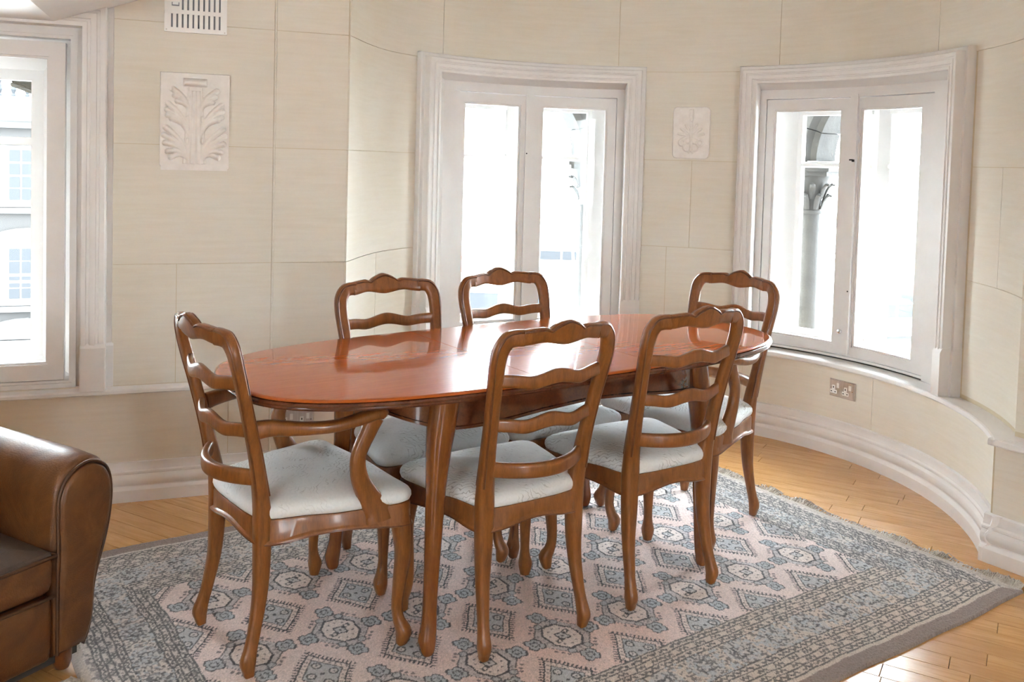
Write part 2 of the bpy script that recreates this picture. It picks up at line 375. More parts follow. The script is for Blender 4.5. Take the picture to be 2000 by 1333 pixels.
def plank_mesh(L):
    L = round(L / .05) * .05
    if L not in plank_cache:
        h = PW / 2 - .0006; l = L / 2 - .0006; e = .0012
        V = [(-l, -h, -.012), (l, -h, -.012), (l, h, -.012), (-l, h, -.012), (-l, -h, -e), (l, -h, -e), (l, h, -e), (-l, h, -e), (-l + e, -h + e, 0), (l - e, -h + e, 0), (l - e, h - e, 0), (-l + e, h - e, 0)]
        F = [(0, 3, 2, 1), (8, 9, 10, 11)] + [(a, (a + 1) % 4, 4 + (a + 1) % 4, 4 + a) for a in range(4)] + [(4 + a, 4 + (a + 1) % 4, 8 + (a + 1) % 4, 8 + a) for a in range(4)]
        me = bpy.data.meshes.new('plank'); me.from_pydata(V, [], F); me.materials.append(MATS['oak']); plank_cache[L] = (me, V, F)
    return plank_cache[L], L
rest = B(); nplank = 0
for row in range(-62, 90):
    y = row * PW; x = -7.0 + random.random() * .6
    while x < 7.0:
        L = random.choice((.45, .55, .65, .75, .85, .95, 1.05))
        c = FD * (x + L / 2) + FN * y
        ends = [FD * (x + L * k / 8) + FN * y for k in range(9)]
        if any(inside_room((e.x, e.y), .03) for e in ends):
            (me, V, F), Lr = plank_mesh(L)
            seen = False
            for e in ends:
                q = pix(e.x, e.y)
                if q and -40 < q[0] < 2040 and 0 < q[1] < 1380 and inside_room((e.x, e.y), 0) and not under_rug(e.x, e.y, .06): seen = True
            if seen and nplank < 290:
                o = bpy.data.objects.new('plank', me); o.location = (c.x, c.y, 0); o.rotation_euler = (0, 0, FAZ); link(o, floor); nplank += 1
            else:
                ca, sa = math.cos(FAZ), math.sin(FAZ)
                rest.add([(c.x + vx * ca - vy * sa, c.y + vx * sa + vy * ca, vz) for vx, vy, vz in V], F)
        x += L
o = rest.obj('plank_field', 'oak', floor); o['kind'] = 'stuff'

# ------------------------------------------------------------------ bay windows
def casing_sweep(tl, tr_, prof_z, rr, zb):
    """tl / tr_: jamb angles for each profile point, prof_z: head heights, rr radii"""
    rings = []
    n = 24
    path = []
    path.append([Cw(a, r, zb) for a, r in zip(tl, rr)])
    for i in range(n + 1):
        path.append([Cw(a + (c - a) * i / n, r, z) for a, c, r, z in zip(tl, tr_, rr, prof_z)])
    path.append([Cw(a, r, zb) for a, r in zip(tr_, rr)])
    return B().loft(path, closed=False)
def lerp_list(a, b, ks): return [a + (b - a) * k for k in ks]
CPRO = [(0, 1.33), (0, 1.300), (.03, 1.296), (.15, 1.295), (.17, 1.299), (.25, 1.301), (.27, 1.297), (.45, 1.2955), (.47, 1.300), (.55, 1.302), (.57, 1.298), (.73, 1.299), (.77, 1.304), (.77, 1.337), (.79, 1.340), (.96, 1.341), (1.0, 1.346), (1.0, 1.42)]
CK = [k for k, r in CPRO]; CR = [r for k, r in CPRO]
LwG = Lw
def bay_window(name, label, l0, l1, r0, r1, fl, fr, sl, gl, sm0, sm1, gr, sr_, outer, zsill=.447, split=1):
    # casing
    tl = [fl] + lerp_list(l0, l1, CK); tr_ = [fr] + lerp_list(r0, r1, CK)
    pz = [1.806] + lerp_list(1.834, 1.932, CK); rr2 = [1.405] + CR
    win = casing_sweep(tl, tr_, pz, rr2, .60).obj(name, 'white_paint', None, 35); struct(win, label)
    for (a0, a1, f) in ((l0, l1, fl), (r0, r1, fr)):
        sg = 1 if a1 > a0 else -1; bb = B(); m = a0 + (a1 - a0) * .78
        p1 = [(f, 1.405), (a0 - .08 * sg, 1.33), (a0 - .08 * sg, 1.290), (m, 1.290), (m, 1.335), (a1 + .1 * sg, 1.336), (a1 + .1 * sg, 1.41)]
        ztop = .655
        bb.loft([[Cw(a, r, zsill + .001) for a, r in p1], [Cw(a, r, ztop - .022) for a, r in p1], [Cw(a, r + (.012 if r < 1.4 else 0), ztop) for a, r in p1]])
        bb.obj('plinth_block', 'white_paint', win, 30)
    # frame fixed in the wall
    b = B(); lo = fl; hi = fr
    b.cbox(lo + .3, sl + .1, 1.400, 1.46, zsill, 1.885); b.cbox(sr_ - .1, hi - .3, 1.400, 1.46, zsill, 1.885)
    b.cbox(sl + .1, sr_ - .1, 1.400, 1.46, 1.760, 1.885); b.cbox(sl + .1, sr_ - .1, 1.403, 1.46, zsill + .008, .466)
    b.obj('frame', 'white_paint', win, 30)
    B().cbox(lo, hi, 1.412, 1.45, zsill - .001, zsill + .009).obj('gap', 'dark_gap', win)
    # two casements
    for (a, g0, g1, c) in ((sl, gl[0], gl[1], sm0), (sm1, gr[0], gr[1], sr_)):
        s = B(); z0, z1, y0, y1 = .469, 1.756, .517, 1.704
        s.cbox(a, g0, 1.410, 1.452, z0, z1); s.cbox(g1, c, 1.410, 1.452, z0, z1)
        s.cbox(g0, g1, 1.410, 1.452, y1, z1); s.cbox(g0, g1, 1.410, 1.452, z0, y0)
        so = s.obj('sash', 'white_paint', win, 30)
        # glazing bead, bevelled round the pane
        bd = B(); k = .45
        for q0, q1, p0, p1 in ((g0, g0 - k, y0, y1), (g1 + k, g1, y0, y1)): bd.cbox(q0, q1, 1.417, 1.437, p0, p1)
        bd.cbox(g0, g1, 1.417, 1.437, y1 - .010, y1); bd.cbox(g0, g1, 1.417, 1.437, y0, y0 + .010)
        bd.obj('glazing_bead', 'white_paint', so, 30)
        B().cbox(g0, g1, 1.432, 1.436, y0, y1).obj('pane', 'window_glass', so, 30)
    # meeting bead
    mb = (sm0 + sm1) / 2
    B().cbox(mb + (.85 if split > 0 else .25), mb + (-.85 if split > 0 else -1.5), 1.395, 1.411, .482, 1.775).obj('meeting_bead', 'white_paint', win, 30)
    # lining of the deep reveal and the outer window
    o0, o1, o2, o3 = outer; zt, zb = 1.685, .53
    b = B(); n_ = 16
    def fring(tl_, tr_, r, z0, z1):
        return [Cw(tl_ + (tr_ - tl_) * i / n_, r, z0) for i in range(n_ + 1)] + [Cw(tr_, r, (z0 + z1) / 2)] + [Cw(tr_ + (tl_ - tr_) * i / n_, r, z1) for i in range(n_ + 1)] + [Cw(tl_, r, (z0 + z1) / 2)]
    b.loft([fring(lo + .5, hi - .5, 1.458, .44, 1.888), fring(lo - .5, hi + .5, 1.458, .462, 1.80), fring(o0 + .9, o3 - .9, 1.602, .505, 1.712), fring(lo + .5, hi - .5, 1.604, .44, 1.888)], cap=False)
    b.obj('reveal_lining', 'white_paint', win, 30)
    b = B(); b.cbox(lo + .3, o0, 1.604, 1.655, .45, 1.885); b.cbox(o3, hi - .3, 1.604, 1.655, .45, 1.885)
    mm = (o1 + o2) / 2
    pm_ = [(o1 + .3, 1.652), (o1, 1.628), (mm + .5, 1.570), (mm - .5, 1.570), (o2, 1.628), (o2 - .3, 1.652)]
    b.loft([[Cw(a, r, z) for a, r in pm_] for z in (.50, 1.72)])
    for a, c in ((o0, o1), (o2, o3)): b.cbox(a, c, 1.604, 1.655, zt, 1.885); b.cbox(a, c, 1.604, 1.655, .45, zb)
    of = b.obj('outer_frame', 'white_paint', win, 30)
    for a, c in ((o0, o1), (o2, o3)):
        B().loft([[Cw(a + (c - a) * k / 6, r, z) for r, z in ((1.607, 1.414), (1.624, 1.405), (1.645, 1.405), (1.645, 1.436), (1.624, 1.436), (1.607, 1.427))] for k in range(7)]).obj('glazing_bar', 'white_paint', of, 30)
        B().cbox(a, c, 1.626, 1.630, zb, 1.405).obj('pane', 'window_glass', of, 30); B().cbox(a, c, 1.626, 1.630, 1.436, zt).obj('pane', 'window_glass', of, 30)
    return win
win2 = bay_window('window_2', 'white two-leaf window between the left arris and the small plaque', 135.0, 139.3, 87.43, 82.82, 130.6, 87.5, 128.2, (125.3, 111.4), 110.2, 109.9, (106.4, 91.25), 89.3, (125.1, 111.6, 108.2, 94.5), split=-1)
win3 = bay_window('window_3', 'white two-leaf window above the curved sill on the right', 56.8, 61.5, 8.7, 5.7, 57.4, 13.2, 55.9, (54.3, 39.3), 36.5, 36.2, (35.1, 20.8), 17.7, (51.1, 37.6, 34.0, 20.4), split=1)
# small fittings of the windows
def on_bay(th, r, z): x, y, _ = Cw(th, r, z); return (x, y, z), math.radians(th - 90)
def fitting(win, name, bm, mat, th, r, z, smooth=40):
    o = bm.obj(name, mat, win, smooth); p, rz = on_bay(th, r, z); o.location = p; o.rotation_euler = (0, 0, rz); return o
knob = lambda: B().loft([[(rr * math.cos(2 * PI * k / 14), yy, rr * math.sin(2 * PI * k / 14)) for k in range(14)] for rr, yy in ((.006, 0), (.006, -.008), (.011, -.011), (.0125, -.017), (.010, -.023), (.004, -.026))])
fitting(win3, 'knob', knob(), 'chrome', 37.1, 1.397, .592)
lt = B().box(-.004, .004, -.012, 0, -.006, .006); lt.box(-.016, .002, -.016, -.010, .0, .007)
fitting(win3, 'latch', lt, 'dark_hole', 35.9, 1.396, 1.445)
fitting(win3, 'keyhole', B().loft([[(.004 * math.cos(k * PI / 5), y, .004 * math.sin(k * PI / 5)) for k in range(10)] for y in (0, -.002)]), 'dark_hole', 36.0, 1.396, .795)
fitting(win2, 'keyhole', B().loft([[(.004 * math.cos(k * PI / 5), y, .004 * math.sin(k * PI / 5)) for k in range(10)] for y in (0, -.002)]), 'dark_hole', 110.0, 1.396, 1.44)

# ------------------------------------------------------------------ left window
def left_window(name, label, ds):
    Lw = lambda s, d, z: LwG(s + ds, d, z)
    ks = CK; rr = [.06] + [.02, -.042] + [(r - 1.34) for r in CR[2:-1]] + [.03]
    wr = [0] + lerp_list(.0, .112, ks)
    path = []
    R0, L0, T0 = -.128, -1.112, 1.866
    path.append([Lw(L0 - w, d, .62) for w, d in zip(wr, rr)]); path.append([Lw(L0 - w, d, T0 + w) for w, d in zip(wr, rr)])
    path.append([Lw(R0 + w, d, T0 + w) for w, d in zip(wr, rr)]); path.append([Lw(R0 + w, d, .62) for w, d in zip(wr, rr)])
    win = B().loft(path, closed=False).obj(name, 'white_paint', None, 35); struct(win, label)
    for sg, s0 in ((1, R0), (-1, L0)):
        pts = [(s0 - .002 * sg, .05), (s0 - .002 * sg, -.050), (s0 + .088 * sg, -.050), (s0 + .088 * sg, -.006), (s0 + .115 * sg, -.006), (s0 + .115 * sg, .02)]
        B().loft([[Lw(s, d, .46) for s, d in pts], [Lw(s, d, .628) for s, d in pts], [Lw(s, d + .010, .645) for s, d in pts]]).obj('plinth_block', 'white_paint', win, 30)
    def ring(b, s0, s1, z0, z1, i0, i1, j0, j1, d0, d1):
        b.box(s0, i0, d0, d1, z0, z1, Lw); b.box(i1, s1, d0, d1, z0, z1, Lw); b.box(i0, i1, d0, d1, j1, z1, Lw); b.box(i0, i1, d0, d1, z0, j0, Lw); return b
    ring(B(), -1.115, -.125, .455, 1.868, -1.065, -.175, .49, 1.822, .036, .11).obj('frame', 'white_paint', win)
    ring(B(), -1.09, -.150, .462, 1.852, -1.075, -.165, .48, 1.835, .028, .037).obj('frame_bead', 'white_paint', win)
    for s0, s1, i0, i1 in ((-.610, -.193, -.552, -.250), (-1.047, -.630, -.990, -.688)):
        so = ring(B(), s0, s1, .494, 1.806, i0, i1, .556, 1.75, .030, .085).obj('sash', 'white_paint', win)
        ring(B(), i0, i1, .556, 1.75, i0 + .008, i1 - .008, .564, 1.742, .045, .07).obj('glazing_bead', 'white_paint', so)
        B().box(i0, i1, .058, .062, .556, 1.75, Lw).obj('pane', 'window_glass', so)
    rl = B()
    o_ = [(-1.12, .11, .45), (-.12, .11, .45), (-.12, .11, 1.865), (-1.12, .11, 1.865)]; f_ = [(-1.075, .11, .485), (-.165, .11, .485), (-.165, .11, 1.83), (-1.075, .11, 1.83)]; g_ = [(-.935, .245, .555), (-.302, .245, .555), (-.302, .245, 1.70), (-.935, .245, 1.70)]; h_ = [(-1.12, .245, .45), (-.12, .245, .45), (-.12, .245, 1.865), (-1.12, .245, 1.865)]
    rl.loft([[Lw(*p) for p in r_] for r_ in (o_, f_, g_, h_, o_)], cap=False); rl.obj('reveal_lining', 'white_paint', win)
    of = ring(B(), -1.085, -.155, .47, 1.80, -.90, -.337, .582, 1.667, .235, .285)
    of.box(-.64, -.60, .235, .285, .582, 1.667, Lw)
    of = of.obj('outer_frame', 'white_paint', win)
    for a, c in ((-.60, -.337), (-.90, -.64)):
        B().box(a, c, .245, .275, 1.408, 1.440, Lw).obj('glazing_bar', 'white_paint', of)
        B().box(a, c, .258, .262, .582, 1.408, Lw).obj('pane', 'window_glass', of); B().box(a, c, .258, .262, 1.44, 1.667, Lw).obj('pane', 'window_glass', of)
    return win
win1 = left_window('window_1', 'white window on the left with brick building beyond', 0)
left_window('window_7', 'unseen white window added further along the left wall for fill light', W2S)
# ------------------------------------------------------------------ rug
RU0, RU1, RV0, RV1 = -1.38, 1.34, -1.03, .85
FU0, FU1, FV0, FV1 = -1.10, 1.06, -.645, .465
def rug_pattern(u, v):
    N = u.shape
    def srgb(r, g, b): 
        c = np.array([r, g, b]) / 255.0; return np.where(c <= .04045, c / 12.92, ((c + .055) / 1.055) ** 2.4)
    pink, rose, grey, cream, dark, taupe, sand = srgb(226, 211, 208), srgb(222, 190, 179), srgb(178, 184, 190), srgb(222, 214, 209), srgb(50, 54, 64), srgb(142, 128, 122), srgb(202, 196, 191)
    hsh = lambda a, b: np.modf(np.abs(np.sin(np.floor(a) * 127.1 + np.floor(b) * 311.7) * 43758.5453))[0]
    col = np.zeros(N + (3,)); col[:] = pink
    # uneven dye (abrash)
    ab = .5 + .5 * np.sin(u * 3.1 + 1.3 * np.sin(v * 4.0)) * np.sin(v * 2.7 + .8 * np.sin(u * 2.2))
    col += (rose - pink) * (np.clip(ab * 1.1 - .35, 0, 1) * .8)[..., None]
    def put(m, c, a=1.0):
        if np.isscalar(a): col[m] = col[m] * (1 - a) + c * a
    PU, PV = .2665, .3755
    # main guls
    du = (u + .961 + PU / 2) % PU - PU / 2; dv = (v + .44 + PV / 2) % PV - PV / 2
    cu = np.floor((u + .961 + PU / 2) / PU)
    au, av = np.abs(du), np.abs(dv)
    dia = au / .105 + av / .125
    octa = np.maximum(np.maximum(au / .052, av / .066), (au / .052 + av / .066) / 1.42)
    put((dia < .98) & (octa > 1), grey, .6); put((dia < .9) & (octa > 1.08) & (hsh(du / .005 + 7 * cu, dv / .005) > .74), dark, .5)
    put((np.abs(dia - .98) < .035) & (octa > 1.0) & (np.sin(du * 420) * np.sin(dv * 380) > -.2), dark, .8)
    put((octa < 1), cream, .8)
    put(np.abs(octa - 1.0) < .06, dark, .95)
    for sgn in (1, -1):
        for (ku, kv) in ((.1 * sgn, 0), (0, .122 * sgn)):
            xx, yy = du - ku, dv - kv; q = np.maximum(np.abs(xx) / .0235, np.abs(yy) / .026) + .10 * np.cos(np.arctan2(yy, xx) * 8)
            put(q < 1, grey); put(np.abs(q - 1) < .10, dark, .9); put(np.abs(q - .42) < .10, dark, .85)
    # centre blossom and its two leaves
    fl = np.hypot(du / .017, dv / .02) * (1 + .18 * np.cos(np.arctan2(dv, du) * 4)); put(fl < 1, grey, .6); put(np.abs(fl - 1) < .16, dark, .95); put(fl < .25, dark, .9)
    for sgn in (1, -1):
        lf = np.hypot((du * .8 + dv * .6 - .028 * sgn) / .013, (dv * .8 - du * .6) / .0065); put(np.abs(lf - 1) < .28, dark, .9)
    for k in range(10):
        a = 2 * PI * (k + .5) / 10; put(np.hypot(du - .036 * math.cos(a), dv - .047 * math.sin(a)) < .0036, dark, .8)
    for su in (1, -1):
        for sv in (1, -1):
            for ku, kv in ((.049, .088), (.071, .060), (.058, .074)):
                put(np.hypot(du - su * ku, dv - sv * kv) < .0058, dark, .75)
            put(np.hypot((du - su * .030) / 1.0, (dv - sv * .080)) < .0125, grey, .6)
            put(np.abs(np.hypot(du - su * .030, dv - sv * .078) - .0125) < .0022, dark, .8)
    # secondary lozenges with comb edges
    eu = (u + .961 - PU / 2 + PU / 2) % PU - PU / 2; ev = (v + .44 - PV / 2 + PV / 2) % PV - PV / 2
    bu, bv = np.abs(eu), np.abs(ev); lz = bu / .088 + bv / .118
    put(lz < .92, cream, .55); put(lz < .66, grey, .9)
    put(np.abs(lz - .92) < .035, dark, .95); put(np.abs(lz - .66) < .03, dark, .85)
    put((lz > .92) & (lz < 1.10) & (np.sin((bu - bv * .75) * 420) > .35), dark, .95)
    put((np.abs(lz - 1.10) < .05) & (np.sin((bu - bv * .75) * 420 - .9) > .35), dark, .8)
    put((np.abs(lz - .79) < .05) & (np.sin((bu - bv * .75) * 300) > .6), dark, .7)
    for ku, kv in ((0, .044), (0, -.044), (.031, 0), (-.031, 0)):
        r_ = np.hypot(eu - ku, (ev - kv) * .85); put(r_ < .0115, cream, .5); put(np.abs(r_ - .0115) < .0026, dark, .9); put(r_ < .003, dark, .8)
    put(np.hypot(eu, ev) < .006, dark, .9)
    # border
    tu = np.maximum((u - FU1) / (RU1 - FU1), (FU0 - u) / (FU0 - RU0)); tv = np.maximum((v - FV1) / (RV1 - FV1), (FV0 - v) / (FV0 - RV0))
    side = tv >= tu; tt = np.maximum(tu, tv); w = np.where(side, u, v)
    bd = tt > 0
    put(bd, sand); warm = srgb(205, 190, 176)
    put(bd & side & (v < 0), warm, .55)
    depth = np.where(side, .385, .28); 
    for line in (.012, .085, .155, .225, .53, .60, .675, .745, .815):
        put(bd & (np.abs(tt - line) * depth < .0030), dark, .85)
    def strip(a, b_, f):
        m = bd & (tt > a) & (tt < b_); k = (tt - a) / (b_ - a); put(m & f(k), dark, .78)
    tri = lambda x: 2 * np.abs(2 * (x - np.floor(x + .5))) - 1
    for i, (a, b_) in enumerate(((.012, .085), (.155, .225), (.53, .60), (.745, .815))):
        strip(a, b_, lambda k: (np.abs(k - .5 - .20 * tri(w / .026 + i * .3)) < .17) & (hsh(w / .011, i + 0 * k) > .12))
        strip(a, b_, lambda k: (np.abs(k - .5) < .16) & (np.abs(tri(w / .052 + i * .2)) < .22))
    for i, (a, b_) in enumerate(((.085, .155), (.60, .675), (.675, .745))):
        strip(a, b_, lambda k: (np.abs(k - .5 - .18 * tri(w / .016 + i * .4)) < .19) & (np.modf(np.abs(w) / .066 + i * .37)[0] < .60))
    # broad flowered band
    m = bd & (tt > .225) & (tt < .53); k = (tt - .225) / .305 - .5
    ph = (w % .15) / .15 - .5
    rr = np.hypot(ph * .15, k * .115); an = np.arctan2(k, ph)
    put(m & (rr < .055), grey, .5)
    put(m & (np.abs(rr - .024 * (1 + .25 * np.cos(an * 6))) < .0045), dark, .75)
    put(m & (hsh(u / .0068, v / .0068) > .66), dark, .72); put(m & (hsh(u / .011 + 40, v / .011) > .80), grey, .9)
    put(bd & (tt > .86) & side, taupe); put(bd & (tt > .90) & ~side, srgb(188, 180, 172))
    put(bd & ~side & (tt > .815) & (tt < .90) & (hsh(u / .010, v / .010) > .62), dark, .6)
    m = bd & ~side & (tt > .0) & (tt < .86); put(m & (hsh(u / .0072 + 3, v / .0072) > .78), dark, .5)
    return col
_ca, _sa = math.cos(math.radians(60)), math.sin(math.radians(60))
FEET = [(-1.150 + x * _ca - y * _sa, 2.340 + x * _sa + y * _ca) for x, y in ((.045, .05), (-.62, .05), (.045, .78), (-.62, .78))]
def make_rug():
    st = .0034; nu = int((RU1 - RU0) / st); nv = int((RV1 - RV0) / st)
    us = np.linspace(RU0, RU1, nu + 1); vs_ = np.linspace(RV0, RV1, nv + 1); U, V = np.meshgrid(us, vs_, indexing='ij')
    # slight waviness of the weave
    Uw = U + .004 * np.sin(V * 7.3) + .002 * np.sin(V * 19 + U * 3); Vw = V + .006 * np.sin(U * 4.1 + .5) + .002 * np.sin(U * 17)
    colr = rug_pattern(U + .0016 * np.sin(V * 61) + rng.normal(0, .0006, U.shape), V + .0016 * np.sin(U * 53) + rng.normal(0, .0006, U.shape))
    colr = colr * (1 + rng.normal(0, .11, U.shape))[..., None]; colr = np.clip(colr, 0.01, 1)
    Z = .009 + rng.uniform(-.0010, .0010, U.shape) + .0007 * np.sin(U * 9) * np.sin(V * 8)
    edge = (U <= RU0 + 1e-6) | (U >= RU1 - 1e-6) | (V <= RV0 + 1e-6) | (V >= RV1 - 1e-6); Z[edge] = .0008
    c, s = math.cos(TAZ), math.sin(TAZ)
    co = np.stack([Uw, Vw, Z], -1).reshape(-1, 3)
    idx = np.arange((nu + 1) * (nv + 1)).reshape(nu + 1, nv + 1)
    q = np.stack([idx[:-1, :-1], idx[1:, :-1], idx[1:, 1:], idx[:-1, 1:]], -1).reshape(-1)
    me = bpy.data.meshes.new('patterned_rug'); me.vertices.add(len(co)); me.vertices.foreach_set('co', co.astype(np.float32).ravel())
    me.loops.add(len(q)); me.loops.foreach_set('vertex_index', q.astype(np.int32)); nf = len(q) // 4
    me.polygons.add(nf); me.polygons.foreach_set('loop_start', np.arange(0, len(q), 4, dtype=np.int32))
    me.update(calc_edges=True); me.validate()
    at = me.color_attributes.new('pattern', 'FLOAT_COLOR', 'POINT'); at.data.foreach_set('color', np.concatenate([colr.reshape(-1, 3), np.ones((len(co), 1))], 1).astype(np.float32).ravel())
    me.materials.append(MATS['rug_wool'])
    pile = bpy.data.objects.new('pile', me)
    root = empty('patterned_rug', (TC.x, TC.y, 0), TAZ); tag(root, 'large grey and pink patterned wool rug under the dining table', 'rug')
    link(pile, root)
    for sg, ue in ((1, RU1), (-1, RU0)):
        b = B()
        v = RV0 + .01
        while v < RV1 - .01:
            clump = .5 + .5 * math.sin(v * 23 + 2 * math.sin(v * 9)); n = 1 + int(2.2 * clump)
            wx, wy, _z = Tb(ue, v, 0)
            if min(math.hypot(wx - fx, wy - fy) for fx, fy in FEET) < .085: v += .0042; continue
            for _ in range(n):
                L = random.uniform(.02, .048) * (.65 + .6 * clump); a = random.gauss(0, .6); dz = random.uniform(.002, .014) * (.5 + clump); r = random.uniform(.0013, .0024)
                p = [(ue - .003 * sg, v, .006), (ue + sg * L * .5, v + L * .4 * math.sin(a), .005 + dz), (ue + sg * L * math.cos(a * .6), v + L * math.sin(a), .003 + random.random() * .004)]
                b.add(*(lambda t: (t.V, t.F))(sweep([(*x, 2 * r, 2 * r) for x in p], axis=(0, 0, 1), n=1, sides=4, e=2)))
            v += .0042
        f = b.obj('fringe', 'fringe_wool', root, 60); f['kind'] = 'stuff'
    return root
make_rug()
ZR = .0112   # top of the pile

# ------------------------------------------------------------------ dining table
def make_table():
    root = empty('dining_table', (TC.x, TC.y, 0), TAZ); tag(root, 'long oval polished red-brown extending dining table with cabriole legs', 'table')
    A, Bb, Np = 1.0215, .4355, 3.11
    S0, S1 = -.222, .230
    prof = [(.016, .7700), (.011, .7696), (.006, .7675), (.003, .764), (.0065, .7615), (.0025, .7595), (0, .755), (.001, .7505), (.006, .748), (.0045, .745), (.006, .741), (.014, .7385), (.026, .7375)]
    def ring(ins, u0, u1, z, n=30):
        a, bq = A - ins, Bb - ins
        def pv(u): return bq * max(0, 1 - (abs(u) / a) ** Np) ** (1 / Np)
        pts = []
        if u1 > .9:      # right end
            c0 = math.acos(min(1, (abs(u0) / a) ** (Np / 2))); ph = [c0 * math.cos(PI * i / (2 * n)) if False else c0 * (1 - 2 * i / (2 * n)) for i in range(2 * n + 1)]
            for p in ph:
                c, s_ = math.cos(p), math.sin(p); pts.append((a * abs(c) ** (2 / Np), math.copysign(bq * abs(s_) ** (2 / Np), s_), z))
        elif u0 < -.9:
            c0 = math.acos(min(1, (abs(u1) / a) ** (Np / 2)))
            for i in range(2 * n + 1):
                p = c0 * (1 - i / n); c, s_ = math.cos(p), math.sin(p); pts.append((-a * abs(c) ** (2 / Np), -math.copysign(bq * abs(s_) ** (2 / Np), s_), z))
        else:
            for i in range(n + 1): u = u1 + (u0 - u1) * i / n; pts.append((u, pv(u), z))
            for i in range(n + 1): u = u0 + (u1 - u0) * i / n; pts.append((u, -pv(u), z))
        return pts
    for nm, u0, u1 in (('end_leaf', -1.1, S0 - .0008), ('centre_leaf', S0 + .0008, S1 - .0008), ('end_leaf', S1 + .0008, 1.1)):
        rr = [ring(i, u0, u1, z) for i, z in prof]
        o = B().loft(rr[:5]).obj(nm, 'table_wood', root, 40)
        e = B().loft([ring(.0065, u0, u1, .7612)] + rr[5:]).obj('edge_moulding', 'table_edge_wood', o, 40)
    # apron under the top
    def ap(ins, z, k=0):
        pts = []
        for i in range(72):
            p = 2 * PI * i / 72; c, s_ = math.cos(p), math.sin(p); a, bq = .625 - ins, .352 - ins
            u = math.copysign(a * abs(c) ** (2 / 4.2), c); v = math.copysign(bq * abs(s_) ** (2 / 4.2), s_)
            dz = k * (.016 * math.cos(u / .50 * PI) - .004 if abs(u) < .5 else -.020 + .25 * (abs(u) - .5)); pts.append((u, v, z + dz))
        return pts
    B().loft([ap(0, .7375), ap(0, .668, 1), ap(-.004, .666, 1), ap(-.004, .658, 1), ap(.004, .655, 1), ap(.03, .656, 1), ap(.03, .7375)], cap=False).obj('apron', 'table_edge_wood', root, 40)
    for su in (1, -1):
        for sv in (1, -1):
            pts = [(.500, .302, .737, .078, .078), (.503, .303, .70, .078, .078), (.512, .306, .645, .076, .074), (.520, .308, .58, .067, .066), (.526, .309, .48, .054, .053), (.532, .311, .33, .045, .044), (.538, .313, .19, .039, .038), (.542, .316, .11, .040, .039), (.548, .320, .065, .046, .045), (.551, .322, .045, .047, .046), (.549, .321, .022, .040, .039), (.548, .321, ZR, .032, .031)]
            sweep([(x * su, y * sv, z, w, d) for x, y, z, w, d in pts], axis=(0, 1, 0), n=4, sides=16, e=2.9).flat(ZR).obj('leg', 'table_leg_wood', root, 50)
make_table()

